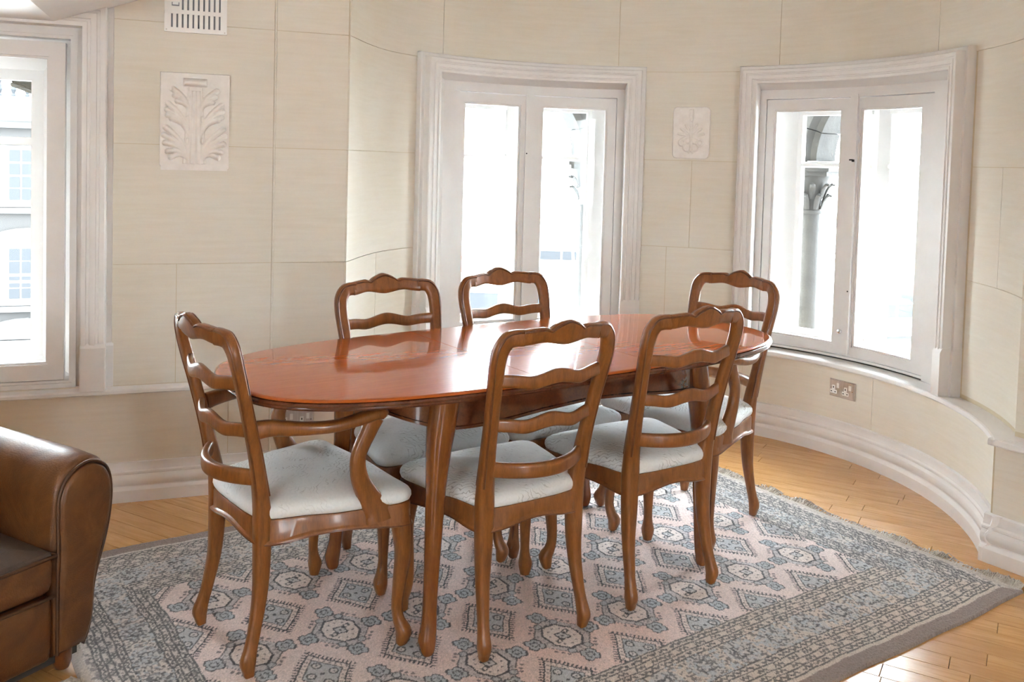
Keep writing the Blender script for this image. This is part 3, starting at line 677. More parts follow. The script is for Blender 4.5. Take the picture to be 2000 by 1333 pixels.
# ------------------------------------------------------------------ dining chairs
def crest_shape(x, hw):
    m = abs(x)
    top = .9535 - .0075 * (m / hw) ** 2.2 + .0165 * math.exp(-(x / .036) ** 2) - .0075 * math.exp(-((m - .056) / .011) ** 2)
    bot = .9010 - .0010 * (m / hw) ** 2 + .007 * math.exp(-((m - .075) / .035) ** 2) - .004 * math.exp(-(x / .03) ** 2)
    return bot, top
def make_chair(arm):
    root = empty('dining_armchair' if arm else 'dining_chair')
    yr, yf = (-.20, .20) if arm else (-.178, .176); xr, xf = (.172, .265) if arm else (.176, .226)
    sh = .196; dy = yr + .178
    post = lambda s: [(s * xr, yr - .006, ZR, .024, .026), (s * (xr + .001), yr - .008, .030, .029, .033), (s * (xr + .002), yr - .010, .050, .033, .040), (s * (xr - .001), yr - .001, .085, .029, .033), (s * (xr - .005), yr + .010, .13, .029, .032), (s * (xr - .011), yr + .026, .22, .036, .037), (s * (xr - .014), yr + .031, .31, .046, .042), (s * (xr - .014), yr + .031, .42, .052, .043), (s * (xr - .011), yr + .024, .49, .048, .038),
                      (s * .172, yr + .003, .60, .041, .031), (s * .180, yr - .023, .71, .041, .028), (s * .188, yr - .046, .80, .043, .027), (s * .1915, yr - .060, .855, .045, .027), (s * .187, yr - .069, .893, .047, .027), (s * .172, yr - .076, .917, .0465, .027), (s * .152, yr - .082, .9235, .046, .027), (s * .128, yr - .088, .9235, .0465, .027)]
    for s in (1, -1):
        sweep(post(s), axis=(0, 1, 0), n=4, sides=12, e=4.0).flat(ZR).obj('back_post', 'chair_wood', root, 50)
        # dark moulded bead along the front and rear outer edge of the post
        for fy in (1, -1):
            nn = [(1, 0)] * 4 + [(.97, .2), (.82, .57), (.35, .93), (.05, 1), (0, 1)]
            bead = [(x + s * k[0] * (w / 2 - .007), y + fy * d * .46, z + k[1] * (w / 2 - .007), .0075, .0075) for (x, y, z, w, d), k in zip(post(s)[8:], nn)]
            sweep(bead, axis=(0, 1, 0), n=3, sides=6, e=2).obj('bead', 'chair_bead_wood', root, 60)
    # crest rail
    hw = .134; rings = []; sec = section(12, 4.0); topl = {1: [], -1: []}
    for i in range(61):
        x = -hw + 2 * hw * i / 60; bt, tp = crest_shape(x, hw); zm, hh = (bt + tp) / 2, (tp - bt) / 2; y = yr - .0865 - .024 * (1 - (x / hw) ** 2)
        rings.append([(x, y + b_ * .0135 - (zz := a * hh) * .22, zm + zz) for a, b_ in sec])
        for fy in (1, -1): topl[fy].append((x, y + fy * .0115 - hh * .2, tp - .006, .0075, .0075))
    B().loft(rings).obj('crest_rail', 'chair_wood', root, 50)
    for fy in (1, -1): sweep(topl[fy], axis=(0, 1, 0), n=1, sides=6, e=2).obj('bead', 'chair_bead_wood', root, 60)
    # ladder slats
    for zc, hwid, hgt, bow, yo, wav in ((.798, .176, .037, .036, -.046, 1), (.668, .166, .037, .040, -.014, 1), (.540, .160, .043, .066, .014, 0)):
        rings = []
        for i in range(41):
            x = -hwid + 2 * hwid * i / 40; k = x / hwid; y = yr + yo - bow * (1 - k * k)
            dz = wav * (.009 * math.exp(-(x / .045) ** 2) - .006 * math.exp(-((abs(x) - .085) / .035) ** 2) + .004 * k * k) - (1 - wav) * .004 * (1 - k * k)
            hh = hgt / 2 * (1 + .12 * math.exp(-(x / .05) ** 2) * wav)
            rings.append([(x, y + b_ * (.0095 if wav else .0125), zc + dz + a * hh) for a, b_ in sec])
        B().loft(rings).obj('slat', 'chair_wood', root, 50)
    # seat outline
    if arm: out = [(0, yr + .002), (.11, yr + .006), (.178, yr + .03), (.212, yr + .13), (.248, .02), (.272, .13), (.285, .200), (.262, .236), (.19, .240), (.09, .246), (0, .252)]
    else: out = [(0, yr + .004), (.11, yr + .008), (.176, yr + .032), (.200, yr + .13), (.225, .02), (.244, .12), (.252, .180), (.228, .212), (.16, .216), (.08, .222), (0, .227)]
    sm = catmull(out, 5); loop = [(p[0], p[1]) for p in sm] + [(-p[0], p[1]) for p in sm[-2:0:-1]]
    cy_ = .02
    def lp(k, z, wave=0):
        r_ = []
        for x, y in loop:
            L = math.hypot(x, y - cy_); f = (L + k) / L; a = math.atan2(y - cy_, x)
            r_.append((x * f, cy_ + (y - cy_) * f, z + wave * (.010 * math.cos(4 * a) - .004)))
        return r_
    B().loft([lp(-.03, .372, 1), lp(-.004, .368, 1), lp(.003, .370, 1), lp(.004, .375, 1), lp(.001, .380, 1), lp(-.003, .384, 1), lp(-.003, .418), lp(-.006, .424), lp(-.02, .426)]).obj('seat_rail', 'chair_wood', root, 45)
    sweep([(*p, .006, .006) for p in lp(.002, .373, 1)] + [(*lp(.002, .373, 1)[0], .006, .006)], axis=(0, 0, 1), n=1, sides=6, e=2).obj('bead', 'chair_bead_wood', root, 60)
    def cs(k, z): return [(x * k, cy_ + (y - cy_) * k, z) for x, y in loop]
    pr = [(.955, .424), (.985, .430), (.998, .440), (.995, .450), (.975, .459), (.93, .4665), (.85, .474), (.72, .4815), (.55, .4875), (.36, .4915), (.18, .493), (.04, .4935)]
    B().loft([cs(k, z) for k, z in pr]).obj('seat_cushion', 'seat_fabric', root, 179)
    for s in (1, -1):
        x0, y0 = xf, yf
        fp = [(x0 - .014, y0 - .004, .424, .054, .054), (x0 - .010, y0 + .002, .385, .056, .056), (x0 - .003, y0 + .008, .330, .052, .052), (x0, y0 + .009, .27, .043, .043), (x0 - .005, y0 + .001, .18, .033, .033), (x0 - .007, y0 - .003, .115, .028, .028), (x0 - .001, y0 + .003, .078, .033, .033), (x0 + .008, y0 + .012, .052, .042, .042), (x0 + .007, y0 + .011, .034, .038, .038), (x0 + .004, y0 + .008, ZR, .027, .027)]
        sweep([(s * x, y, z, w, d) for x, y, z, w, d in fp], axis=(0, 1, 0), n=4, sides=12, e=3.0).flat(ZR).obj('leg', 'chair_wood', root, 50)
        sweep([(s * (x + w * .40), y + d * .36, z, .006, .006) for x, y, z, w, d in fp[1:-2]], axis=(0, 1, 0), n=3, sides=6, e=2).obj('bead', 'chair_bead_wood', root, 60)
        if arm:
            ar = [(s * .176, yr + .000, .672, .030, .050), (s * .190, yr + .04, .676, .032, .044), (s * .226, yr + .11, .672, .036, .036), (s * .252, yr + .19, .672, .040, .032), (s * .262, .06, .682, .044, .032), (s * .262, .105, .691, .050, .034), (s * .260, .133, .688, .044, .034), (s * .258, .143, .678, .020, .018)]
            ao = sweep(ar, axis=(0, 0, 1), n=5, sides=12, e=3.0).obj('arm', 'chair_wood', root, 50)
            su = [(s * .260, .112, .680, .036, .052), (s * .258, .092, .64, .034, .046), (s * .254, .066, .58, .031, .043), (s * .252, .070, .52, .031, .048), (s * .254, .098, .46, .033, .062), (s * .258, .126, .415, .036, .082), (s * .262, .130, .385, .036, .084)]
            sweep(su, axis=(0, 1, 0), n=5, sides=12, e=3.2).obj('arm_support', 'chair_wood', root, 50)
    return root
def seat_at(o, u, v, face, label, group):
    """face: the way the sitter looks, degrees in the table frame"""
    x, y, _ = Tb(u, v, 0); o.location = (x, y, 0); o.rotation_euler = (0, 0, TAZ + math.radians(face) - PI / 2); tag(o, label, 'chair', group)
GS, GA = 'side chairs along the dining table', 'armchairs at the table ends'
side = make_chair(False)
seat_at(side, -.255, -.246, 90, 'near side dining chair beside the left armchair, its back to the camera', GS)
seat_at(copy_tree(side), .297, -.248, 89, 'near side dining chair second from the left armchair, its back to the camera', GS)
seat_at(copy_tree(side), -.266, .252, 270, 'far side dining chair in front of the cream wall, left of the window', GS)
seat_at(copy_tree(side), .250, .255, 270, 'far side dining chair standing before the left bay window', GS)
armc = make_chair(True)
seat_at(armc, -.81, .021, 4.0, 'dining armchair at the left table end nearest the leather chair', GA)
seat_at(copy_tree(armc), .842, .040, 186, 'dining armchair at the far right table end near the wall socket', GA)

# ------------------------------------------------------------------ leather club chair at the left edge
def make_club():
    az = math.radians(60.0); root = empty('leather_club_chair', (-1.150, 2.340, 0), az); tag(root, 'worn tan leather club chair with rolled arm at the left edge', 'armchair')
    # local: x along the front (0 = inner side of the visible arm, + to the far side), y back into the chair, z up
    armo = [(.000, .075), (.000, .25), (.000, .44), (.004, .50), (.022, .538), (.055, .562), (.092, .570), (.128, .556), (.150, .525), (.158, .47), (.152, .40), (.136, .33), (.116, .27), (.104, .22), (.099, .16), (.090, .11), (.074, .075)]
    sm = [(p[0], p[1]) for p in catmull(armo, 4)]
    cx, cz = .07, .34
    def armring(y, k=0, mir=None):
        r_ = []
        for x, z in sm:
            L = math.hypot(x - cx, z - cz); f = (L + k) / L; X = cx + (x - cx) * f; r_.append((X if mir is None else mir - X, y, cz + (z - cz) * f))
        return r_ if mir is None else r_[::-1]
    for nm, mir in (('arm', None), ('arm', -.58)):
        body = B().loft([armring(.012, -.010, mir), armring(.018, .004, mir), armring(.03, .010, mir), armring(.10, .014, mir), armring(.5, .014, mir), armring(.80, .010, mir)]).obj(nm, 'tan_leather', root, 60)
        B().loft([armring(.03, -.006, mir), armring(.004, -.007, mir), armring(-.004, -.012, mir), armring(-.007, -.03, mir)]).obj('front_panel', 'tan_leather', body, 60)
        pp = armring(.004, -.002, mir); sweep([(*p, .009, .009) for p in pp], axis=(0, 1, 0), n=1, sides=8, e=2).obj('piping', 'piping_leather', body, 70)
    def soft(x0, x1, y0, y1, z0, z1, r, nm, mat, puff=0.0):
        n = 10; rings = []
        def rect(k, z):
            pts = []
            for q, (cx_, cy_) in enumerate(((x1 - r, y1 - r), (x0 + r, y1 - r), (x0 + r, y0 + r), (x1 - r, y0 + r))):
                for i in range(6):
                    a = PI / 2 * (q + i / 5); pts.append((cx_ + (r - k) * math.cos(a), cy_ + (r - k) * math.sin(a), z))
            return pts
        prof = [(r * .8, z0)] + [(r * (1 - math.sin(a)), z0 + r * (1 - math.cos(a))) for a in (.4, .9, 1.57)] + [(r * (1 - math.sin(a)), z1 - r * (1 - math.cos(a))) for a in (1.57, .9, .4)] + [(r * .8, z1)]
        rings = [rect(k, z) for k, z in prof]
        if puff:
            mx, my = (x0 + x1) / 2, (y0 + y1) / 2
            for f, h in ((.75, .45), (.5, .8), (.2, 1)): rings.append([(mx + (x - mx) * f, my + (y - my) * f, z1 + puff * h) for x, y, z in rings[len(prof) - 1]])
        return B().loft(rings).obj(nm, mat, root, 60)
    soft(-.578, -.002, .015, .80, .060, .235, .02, 'front_rail', 'tan_leather')
    B().box(-.66, .085, .045, .82, .036, .085).obj('base', 'dark_gap', root)  # dark box added to stand in for the shade under the chair
    sweep([(x, .012, .235, .010, .010) for x in (-.575, -.3, -.004)], axis=(0, 0, 1), n=1, sides=8, e=2).obj('piping', 'piping_leather', root, 70)
    cu = soft(-.575, -.005, .0, .64, .245, .355, .03, 'seat_cushion', 'tan_leather')
    tp = soft(-.570, -.010, .006, .64, .335, .358, .011, 'cushion_top', 'cushion_leather', .028)
    tp.parent = cu
    sweep([(x, y, .345, .010, .010) for x, y in ((-.010, .6), (-.006, .3), (-.008, .03), (-.03, .002), (-.3, -.002), (-.55, .002), (-.572, .03), (-.574, .6))], axis=(0, 0, 1), n=3, sides=8, e=2).obj('piping', 'piping_leather', cu, 70)
    soft(-.60, .02, .60, .86, .075, .80, .09, 'backrest', 'tan_leather')
    for x, y in ((.045, .05), (-.62, .05), (.045, .78), (-.62, .78)): lathe([(.018, ZR + .001), (.024, .03), (.026, .085)], 14, x, y).obj('foot', 'chair_bead_wood', root, 50)
make_club()

# ------------------------------------------------------------------ things on the walls
RZL = math.atan2(TL.y, TL.x)
def relief(name, w, h, nx, nz, fn, mat, parent, y0):
    V = []; F = []
    for i in range(nx + 1):
        for j in range(nz + 1):
            x = -w / 2 + w * i / nx; z = h * j / nz; V.append((x, y0 - fn(x, z), z))
    for i in range(nx):
        for j in range(nz): a = i * (nz + 1) + j; F.append((a, a + nz + 1, a + nz + 2, a + 1))
    return mk(name, V, F, mat, parent, 179)
def lobe(x, z, cx, cz, ang, L, W, H):
    c, s = math.cos(ang), math.sin(ang); p, q = (x - cx) * c + (z - cz) * s, -(x - cx) * s + (z - cz) * c
    q += .35 * (p / L) ** 2 * W                                  # the lobe curls over
    if not -.15 * L < p < L: return 0
    k = p / L; wd = W * math.sqrt(max(0.0, 1 - ((k - .45) / .62) ** 2)); 
    if wd <= 0 or abs(q) > wd: return 0
    e = 1 - (q / wd) ** 2
    return H * (e ** .5) * (.45 + .75 * max(0, k) ** 1.5) - .0035 * math.exp(-(q / (.22 * W)) ** 2)
LEAF = [((.018, .225), ((.082, .319), (.075, .296), (.064, .273))), ((.020, .140), ((.100, .262), (.104, .239), (.099, .217), (.085, .203))), ((.024, .046), ((.108, .168), (.114, .138), (.110, .107), (.100, .075), (.088, .052)))]
def acanthus(x, z):
    m = abs(x); h = 0
    if z < .026 or z > .366: return 0
    st = .046 - .020 * (z / .36)
    if m < st and z < .330: h = .012 * math.sqrt(max(0, 1 - (m / st) ** 4)) + .0025 * math.cos(m / st * PI * 4)
    for ti, ((ox, oz), tips) in enumerate(LEAF):
        for tx, tz in tips:
            dx, dz = tx - ox, tz - oz; L2 = dx * dx + dz * dz; t_ = ((m - ox) * dx + (z - oz) * dz) / L2; t_ = min(1, max(0, t_))
            bend = .012 * math.sin(t_ * PI)                      # lobes sweep up, then out
            px, pz = ox + dx * t_ - bend * .7, oz + dz * t_ + bend
            r_ = .0105 + .0015 * t_; d_ = math.hypot(m - px, z - pz)
            if d_ < r_: h = max(h, (.012 + .013 * t_ ** 1.5) * (1 - (d_ / r_) ** 2) ** .45 + (.002 if t_ > .8 else 0))
    for cz in (.118, .205):                                       # drilled eyes beside the stem
        if math.hypot((m - .028) / .005, (z - cz) / .012) < 1: h = .001
    if .334 < z < .366 and m < .044: h = max(h, .030 * math.sqrt(max(0, 1 - ((z - .350) / .016) ** 2)) * (1 - .3 * (m / .044) ** 4))
    if .316 < z < .334 and m < .024: h = .002
    return max(0, h)
root = empty('plaster_plaque', Lw(.281, -.001, 1.325), RZL); tag(root, 'large white plaster plaque with acanthus leaf on the left wall', 'plaque')
w, h, c = .262, .388, .018
pts = [(-w / 2 + c, 0), (w / 2 - c * .6, 0), (w / 2, c * .6), (w / 2, h), (-w / 2, h), (-w / 2, c)]
B().loft([[(x, 0, z) for x, z in pts], [(x, -.016, z) for x, z in pts], [(x * .985, -.020, h / 2 + (z - h / 2) * .988) for x, z in pts]]).obj('backing_slab', 'plaster', root, 30)
relief('leaf_relief', w * .96, h * .97, 110, 165, acanthus, 'plaster', root, -.0195)
def palmette(x, z):
    m = abs(x); h = 0
    h = max(h, lobe(m, z, 0, .185, PI / 2, .070, .011, .008))
    for cx, cz, a, L, W in ((.004, .130, 62, .055, .008), (.008, .120, 38, .060, .009), (.010, .115, 12, .062, .010), (.012, .108, -18, .046, .007)): h = max(h, lobe(m, z, cx, cz, math.radians(a), L, W, .007))
    if m < .006 and .03 < z < .19: h = max(h, .005)
    r_ = math.hypot(m - .048, z - .075); h = max(h, .0055 if abs(r_ - .016) < .0042 else 0)
    r2 = math.hypot(m - .018, z - .052); h = max(h, .005 if abs(r2 - .022) < .0035 and m > .012 else 0)
    h = max(h, lobe(m, z, .002, .040, math.radians(-60), .024, .006, .006))
    return h
p, rz = on_bay(72.2, 1.374, 1.436); root = empty('plaster_plaque', p, rz); tag(root, 'small white plaster plaque with palmette between the bay windows', 'plaque')
w, h, c = .200, .282, .024
def rr_(k, y): return [(sx * (w / 2 - c) + (c - k) * math.cos(a), y, h / 2 + sz * (h / 2 - c) + (c - k) * math.sin(a)) for sx, sz, a0 in ((1, 1, 0), (-1, 1, PI / 2), (-1, -1, PI), (1, -1, 1.5 * PI)) for a in (a0, a0 + PI / 6, a0 + PI / 3, a0 + PI / 2)]
B().loft([rr_(.004, .012), rr_(0, .008), rr_(0, -.014), rr_(.004, -.018)]).obj('backing_slab', 'plaster', root, 40)
relief('leaf_relief', w * .9, h * .92, 80, 110, lambda x, z: palmette(x, z), 'plaster', root, -.0182).location = (0, 0, h * .04)

# louvred vent
root = empty('wall_vent', Lw(.281, 0, 1.872), RZL); tag(root, 'white slotted metal air vent high on the left wall', 'vent')
w, h = .236, .236
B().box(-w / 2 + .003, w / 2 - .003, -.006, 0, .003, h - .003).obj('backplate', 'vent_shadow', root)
rows = [(.018, .072), (.088, .142), (.158, .212)]
b = B()
for z0, z1 in ((0, .018), (.072, .088), (.142, .158), (.212, h)): b.box(-w / 2, w / 2, -.014, -.004, z0, z1)
b.box(-w / 2, -w / 2 + .018, -.014, -.004, .018, .212); b.box(w / 2 - .018, w / 2, -.014, -.004, .018, .212)
b.obj('frame', 'white_plastic', root)
n = 10; pit = (w - .036) / n
sl = bpy.data.meshes.new('slat'); sb = B().box(-pit * .33, pit * .33, -.013, -.005, 0, .0545); sl.from_pydata(sb.V, [], sb.F); sl.materials.append(MATS['white_plastic'])
for z0, z1 in rows:
    for i in range(n + 1):
        x = -w / 2 + .018 + pit * i
        if z0 > .08 and i == 1 and z0 < .1: pass
        o = bpy.data.objects.new('slat', sl); o.location = (x, 0, z0); link(o, root)
b = B().box(-w / 2 + .02, -w / 2 + .062, -.0145, -.012, .088, .142); b.obj('slider_plate', 'white_plastic', root)
b = B().box(-w / 2 + .027, -w / 2 + .055, -.017, -.014, .102, .106); b.box(-w / 2 + .027, -w / 2 + .030, -.017, -.014, .106, .116); b.box(-w / 2 + .052, -w / 2 + .055, -.017, -.014, .106, .116); b.obj('slider_tab', 'vent_shadow', root)
for x in (-w / 2 + .008, w / 2 - .008): 
    o = B().loft([[(.003 * math.cos(k * PI / 4), y, .003 * math.sin(k * PI / 4)) for k in range(8)] for y in (-.013, -.0155)]).obj('screw', 'brushed_steel', root); o.location = (x, 0, .008)

# double wall sockets
def socket(loc, rz, label):
    root = empty('wall_socket', loc, rz); tag(root, label, 'socket', 'double power sockets')
    def rect(k, y): return [(-.073 + k, y, k), (.073 - k, y, k), (.073 - k, y, .086 - k), (-.073 + k, y, .086 - k)]
    B().loft([rect(0, .002), rect(0, -.004), rect(.004, -.010), rect(.006, -.010)]).obj('faceplate', 'brushed_steel', root, 20)
    for sx in (-1, 1):
        x = sx * .034 - .012
        ins = B().box(x - .0075, x + .0075, -.0125, -.0095, .034, .057).box(x - .0185, x + .0185, -.0125, -.0095, .017, .034).obj('pin_insert', 'white_plastic', root)
        hb = B().box(x - .0022, x + .0022, -.0135, -.0120, .043, .051)
        for k in (-1, 1): hb.box(x + k * .011 - .0035, x + k * .011 + .0035, -.0135, -.0120, .0235, .0275)
        hb.obj('pin_hole', 'dark_hole', ins)
        B().loft([[(xx, yy, zz) for xx, zz in ((x + .019, .047), (x + .031, .047), (x + .031, .071), (x + .019, .071))] for yy in (-.0095, -.014)]).obj('rocker_switch', 'white_plastic', root)
    for sx in (-1, 1):
        o = B().loft([[(.003 * math.cos(k * PI / 4), y, .003 * math.sin(k * PI / 4)) for k in range(8)] for y in (-.009, -.0115)]).obj('screw', 'chrome', root); o.location = (sx * .060, 0, .043)
    return root
p, rz = on_bay(33.5, 1.310, .283); socket(p, rz, 'double steel wall socket below the right bay window sill')
socket(Lw(.700, -.001, .238), RZL, 'double steel wall socket seen under the table on the left wall')
# ------------------------------------------------------------------ outside: stone arches, street, houses
ZST = -4.3
def stone_arch(win_th, name_group, labels):
    """two columns and the arch they carry, standing outside a bay window"""
    half = 16.2; R = 1.96; rad = R * math.sin(math.radians(half)); zs = 1.44
    for sg, lab in ((1, labels[0]), (-1, labels[1])):
        th = win_th + sg * half; x, y, _ = Cw(th, R, 0) if th < 138 else (CB.x + R * math.cos(math.radians(th)), CB.y + R * math.sin(math.radians(th)), 0)
        root = empty('stone_column', (x, y, .30), math.radians(th - 90)); tag(root, lab, 'column', name_group)
        lathe([(.085, 0), (.085, .05), (.07, .06), (.062, .09)], 24).obj('base', 'pale_stone', root, 40)
        lathe([(.058, .09), (.056, .40), (.053, .84)], 24).obj('shaft', 'pale_stone', root, 40)
        lathe([(.062, .84), (.066, .85), (.062, .862)], 24).obj('ring', 'pale_stone', root, 40)
        lathe([(.055, .862), (.060, .93), (.075, .99), (.098, 1.04), (.10, 1.06)], 24).obj('capital', 'pale_stone', root, 40)
        for row, (z0, rr, n) in enumerate(((.868, .060, 8), (.93, .070, 8))):
            for k in range(n):
                a = 2 * PI * (k + .5 * row) / n; ca, sa = math.cos(a), math.sin(a)
                P_ = [(rr, z0, .030, .012), (rr + .012, z0 + .035, .036, .014), (rr + .026, z0 + .066, .034, .016), (rr + .046, z0 + .084, .028, .018), (rr + .058, z0 + .074, .016, .014)]
                sweep([(r * ca, r * sa, z, w_, d_) for r, z, w_, d_ in P_], axis=(ca, sa, .01), n=2, sides=8, e=2).obj('leaf', 'pale_stone', root, 60)
        B().box(-.125, .125, -.125, .125, 1.06, 1.085).box(-.14, .14, -.14, .14, 1.085, 1.14).obj('abacus', 'pale_stone', root)
    a = math.radians(win_th); c = Vector((CB.x, CB.y)) + Vector((math.cos(a), math.sin(a))) * R * math.cos(math.radians(half))
    root = empty('stone_arch', (c.x, c.y, zs), math.radians(win_th - 90)); tag(root, labels[2], 'arch', 'stone arches outside the bay')
    n = 9
    for k in range(n):
        a0, a1 = PI * k / n + .006, PI * (k + 1) / n - .006; prof = [(rad - .08, -.08), (rad - .08, .10), (rad - .02, .10), (rad - .02, .12), (rad + .09, .12), (rad + .09, -.11), (rad - .01, -.11), (rad - .04, -.08)]
        B().loft([[(r * math.cos(t), y, r * math.sin(t)) for r, y in prof] for t in np.linspace(a0, a1, 5)]).obj('voussoir', 'pale_stone', root, 40)
    V = []; F = []; m = 24
    for y in (-.08, .08):
        for k in range(m + 1):
            t = PI * k / m; x, z = (rad + .088) * math.cos(t), (rad + .088) * math.sin(t)
            V.append((x, y, z)); V.append((x * 1.0 if abs(x) < rad else x, y, rad + .22))
    k2 = 2 * (m + 1)
    for k in range(m):
        i = 2 * k; F += [(i, i + 2, i + 3, i + 1), (k2 + i, k2 + i + 1, k2 + i + 3, k2 + i + 2), (i, k2 + i, k2 + i + 2, i + 2)]
    mk('spandrel', V, F, 'dark_stone', root)
stone_arch(108.5, 'stone columns outside the bay windows', ('stone column outside the left edge of the left bay window', 'stone column with leafy capital outside the right edge of the left bay window', 'stone arch outside the left bay window'))
stone_arch(37.1, 'stone columns outside the bay windows', ('stone column with leafy capital seen through the right bay window, left leaf', 'stone column outside the right edge of the right bay window', 'stone arch outside the right bay window'))
root = empty('stone_corbel', Lw(-.40, .55, 1.60), RZL); tag(root, 'dark stone corbel at the top of the left window view', 'corbel')
B().loft([[(-.055, y, .075), (.09, y, .02), (.09, y, .26), (-.055, y, .26)] for y in (0, .25)]).obj('block', 'dark_stone', root)
B().loft([[(-.058, y, .060), (.09, y, .004), (.09, y, .020), (-.058, y, .076)] for y in (-.012, .25)]).obj('moulding', 'pale_stone', root)

struct(B().box(-60, 60, 5.9, 90, ZST - .2, ZST).obj('street', 'asphalt'), 'pale street below the windows')

def brick_house():
    root = empty('brick_building', (-14.23, 27.0, ZST), RZL); tag(root, 'red-brick building with white sash windows seen through the left window', 'building')
    Z = lambda z: z - ZST
    B().box(-7, 7, 0, 6, 0, Z(2.1)).obj('wall', 'brick_far', root)
    b = B().box(-7.1, 7.1, -.35, .2, Z(2.15), Z(2.75)); b.box(-7.1, 7.1, -.22, .2, Z(1.95), Z(2.15)); b.obj('cornice', 'render_white', root)
    B().box(-7, 7, -.10, .02, Z(2.75), Z(2.87)).box(-7, 7, -.12, .04, Z(3.36), Z(3.5)).obj('balustrade_rail', 'render_white', root)
    bm = lathe([(.07, 0), (.07, .04), (.04, .08), (.085, .19), (.06, .30), (.035, .38), (.06, .44), (.06, .49)], 10); me = bpy.data.meshes.new('baluster'); me.from_pydata(bm.V, [], bm.F); me.materials.append(MATS['slate_glass'])
    for i in range(40):
        o = bpy.data.objects.new('baluster', me); o.location = (-6.85 + i * .36, -.04, Z(2.87)); link(o, root)
    pm = {}
    def pane(w, h):
        k = (round(w, 3), round(h, 3))
        if k not in pm:
            q = B().box(-w / 2, w / 2, -.02, .0, -h / 2, h / 2); me = bpy.data.meshes.new('pane'); me.from_pydata(q.V, [], q.F); me.materials.append(MATS['slate_glass']); pm[k] = me
        return pm[k]
    for xc in (-5.2, -2.6, 0, 2.6, 5.2):
        for top, rows, arch in ((1.36, ((1.31, .98), (.91, .60), (.53, .22), (.18, -.14)), False), (-1.54, ((-1.58, -1.92), (-1.96, -2.30), (-2.40, -2.50), (-2.60, -2.71), (-2.76, -3.04)), True)):
            b = B().box(xc - .92, xc + .92, -.09, .02, Z(top - 1.72), Z(top + .08)); b.box(xc - 1.0, xc + 1.0, -.16, .02, Z(top - 1.90), Z(top - 1.74))
            if arch:
                pts = [(xc + 1.15 * math.cos(t), .55 * math.sin(t)) for t in np.linspace(0, PI, 13)]
                b.loft([[(x, y, Z(top + .02) + z) for x, z in pts] for y in (-.11, .02)])
            f = b.obj('window', 'render_white', root)
            for z1, z0 in rows:
                for k in (-1, 0, 1):
                    o = bpy.data.objects.new('pane', pane(.27, z1 - z0)); o.location = (xc + k * .33, -.09, Z((z0 + z1) / 2)); link(o, f)
        pts = [(xc + 1.25 * math.cos(t), .62 * math.sin(t)) for t in np.linspace(0, PI, 13)]
        B().loft([[(x, y, max(.02, Z(-4.25) + .0) + z) for x, z in pts] for y in (-.12, .02)]).obj('door_arch', 'render_white', root)
brick_house()
b = B(); b.box(-3.6, .88, .02, .30, ZC + .12, 9.0, Lw); b.cbox(171.6, -18, 1.40, 1.66, ZC + .12, 9.0); b.box(-.02, 4.4, .02, .3, ZC + .12, 9.0, Rw)  # unseen storeys, added to block sky light from the brick facade
struct(b.obj('wall_upper', 'render_white'), 'unseen upper storeys of the house, added to shade the brick building')

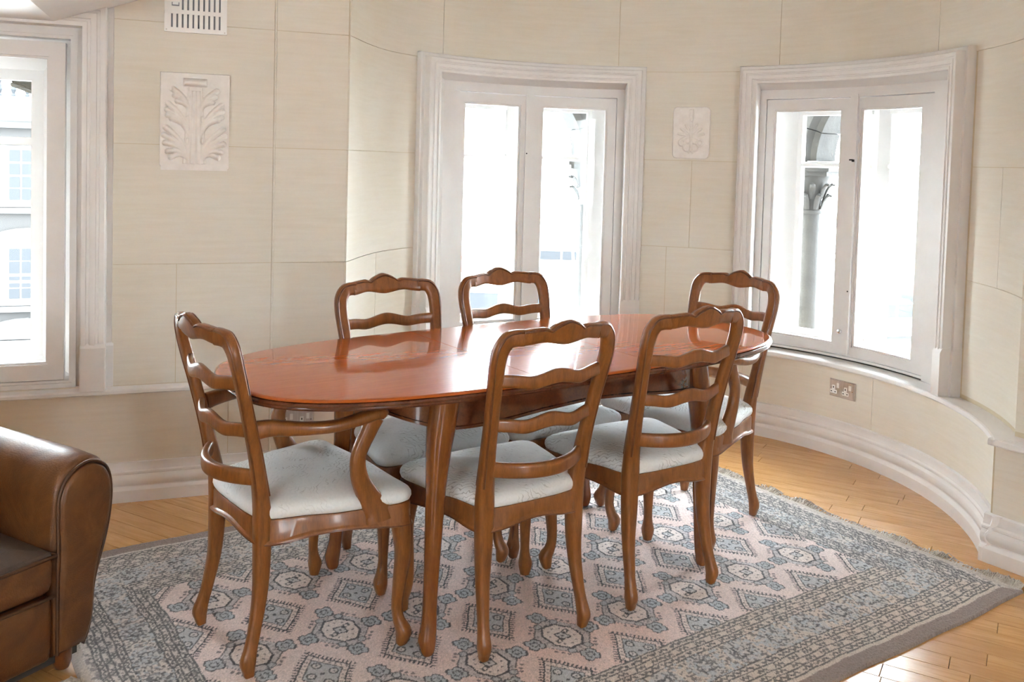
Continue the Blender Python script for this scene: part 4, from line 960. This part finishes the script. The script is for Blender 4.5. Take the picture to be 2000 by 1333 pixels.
def vehicle(name, x, y, rz, L, W_, Hh, cabin, paint, label, cat, box=False):
    root = empty(name, (x, y, ZST), rz); tag(root, label, cat, 'vehicles in the street' )
    h0 = .25
    if box: pr = [(-L / 2, h0), (L / 2, h0), (L / 2, Hh * .48), (L / 2 - .25, Hh * .55), (L / 2 - .8, Hh - .05), (L / 2 - 1.0, Hh), (-L / 2 + .05, Hh), (-L / 2, Hh - .08)]
    else: pr = [(-L / 2, h0), (L / 2, h0), (L / 2, .62), (L / 2 - .9, .85), (L / 2 - 1.7, Hh), (-L / 2 + .9, Hh), (-L / 2 + .15, .92), (-L / 2, .8)]
    B().loft([[(px, yy, pz) for px, pz in pr] for yy in (-W_ / 2, W_ / 2)]).obj('body', paint, root)
    for sg in (-1, 1):
        yy = sg * (W_ / 2 + .004)
        for a, c in cabin:
            B().box(a, c, min(yy, yy - sg * .03), max(yy, yy - sg * .03), Hh * .60, Hh * .90).obj('side_window', 'slate_glass', root)
        for wx in (-L * .32, L * .32):
            B().loft([[(wx + .31 * math.cos(2 * PI * k / 16), q, .31 + .31 * math.sin(2 * PI * k / 16)) for k in range(16)] for q in (sg * W_ / 2 - .1, sg * W_ / 2 + .06)]).obj('wheel', 'tyre', root)
vehicle('white_van', -.50, 25.0, 0, 4.6, 1.9, 2.45, ((-2.0, -1.0), (-.85, .35), (.5, 1.3)), 'van_paint', 'white van with grey windows seen through the back of a far chair', 'van', True)
vehicle('red_van', -4.45, 45.0, 0, 4.4, 1.8, 2.1, ((-1.6, -.2), (.2, 1.2)), 'red_paint', 'small red van at the lower left of the left bay window', 'van', True)
vehicle('parked_car', 2.55, 46.0, 0, 4.2, 1.8, 1.45, ((-1.1, -.1), (0, .7)), 'car_paint', 'grey car parked far down the street beyond the left bay window', 'car')
vehicle('parked_car', 12.6, 31.0, .25, 4.2, 1.8, 1.45, ((-1.1, -.1), (0, .7)), 'car_paint', 'grey car in the street beyond the right bay window', 'car')
vehicle('parked_car', 14.9, 34.0, .25, 4.2, 1.8, 1.45, ((-1.1, -.1), (0, .7)), 'red_paint', 'red car in the street beyond the right bay window', 'car')
def bare_tree(x, y, h, label):
    root = empty('bare_tree', (x, y, ZST)); tag(root, label, 'tree', 'bare street trees')
    tube([(0, 0, 0), (.05, 0, h * .3), (0, .03, h * .55)], .07, 8).obj('trunk', 'bark', root, 60)
    rs = random.Random(int(x * 10)); b = B()
    def grow(p, d, L, r, n):
        q = p + d * L; t_ = sweep([(*p, 2 * r, 2 * r), (*q, 1.3 * r, 1.3 * r)], axis=(.31, .2, .9), n=1, sides=5, e=2); b.add(t_.V, t_.F)
        if n:
            for _ in range(3): grow(q, (d + np.array([rs.gauss(0, .5), rs.gauss(0, .5), rs.gauss(.1, .3)])) / 1.15, L * .72, r * .62, n - 1)
    for _ in range(4): grow(np.array([0, 0, h * .5]), np.array([rs.gauss(0, .5), rs.gauss(0, .5), .8]), h * .2, .035, 4)
    b.obj('branches', 'bark', root)
bare_tree(2.9, 43.0, 3.2, 'bare little tree beyond the left bay window'); bare_tree(9.9, 29.0, 4.2, 'bare street tree beyond the left leaf of the right bay window')
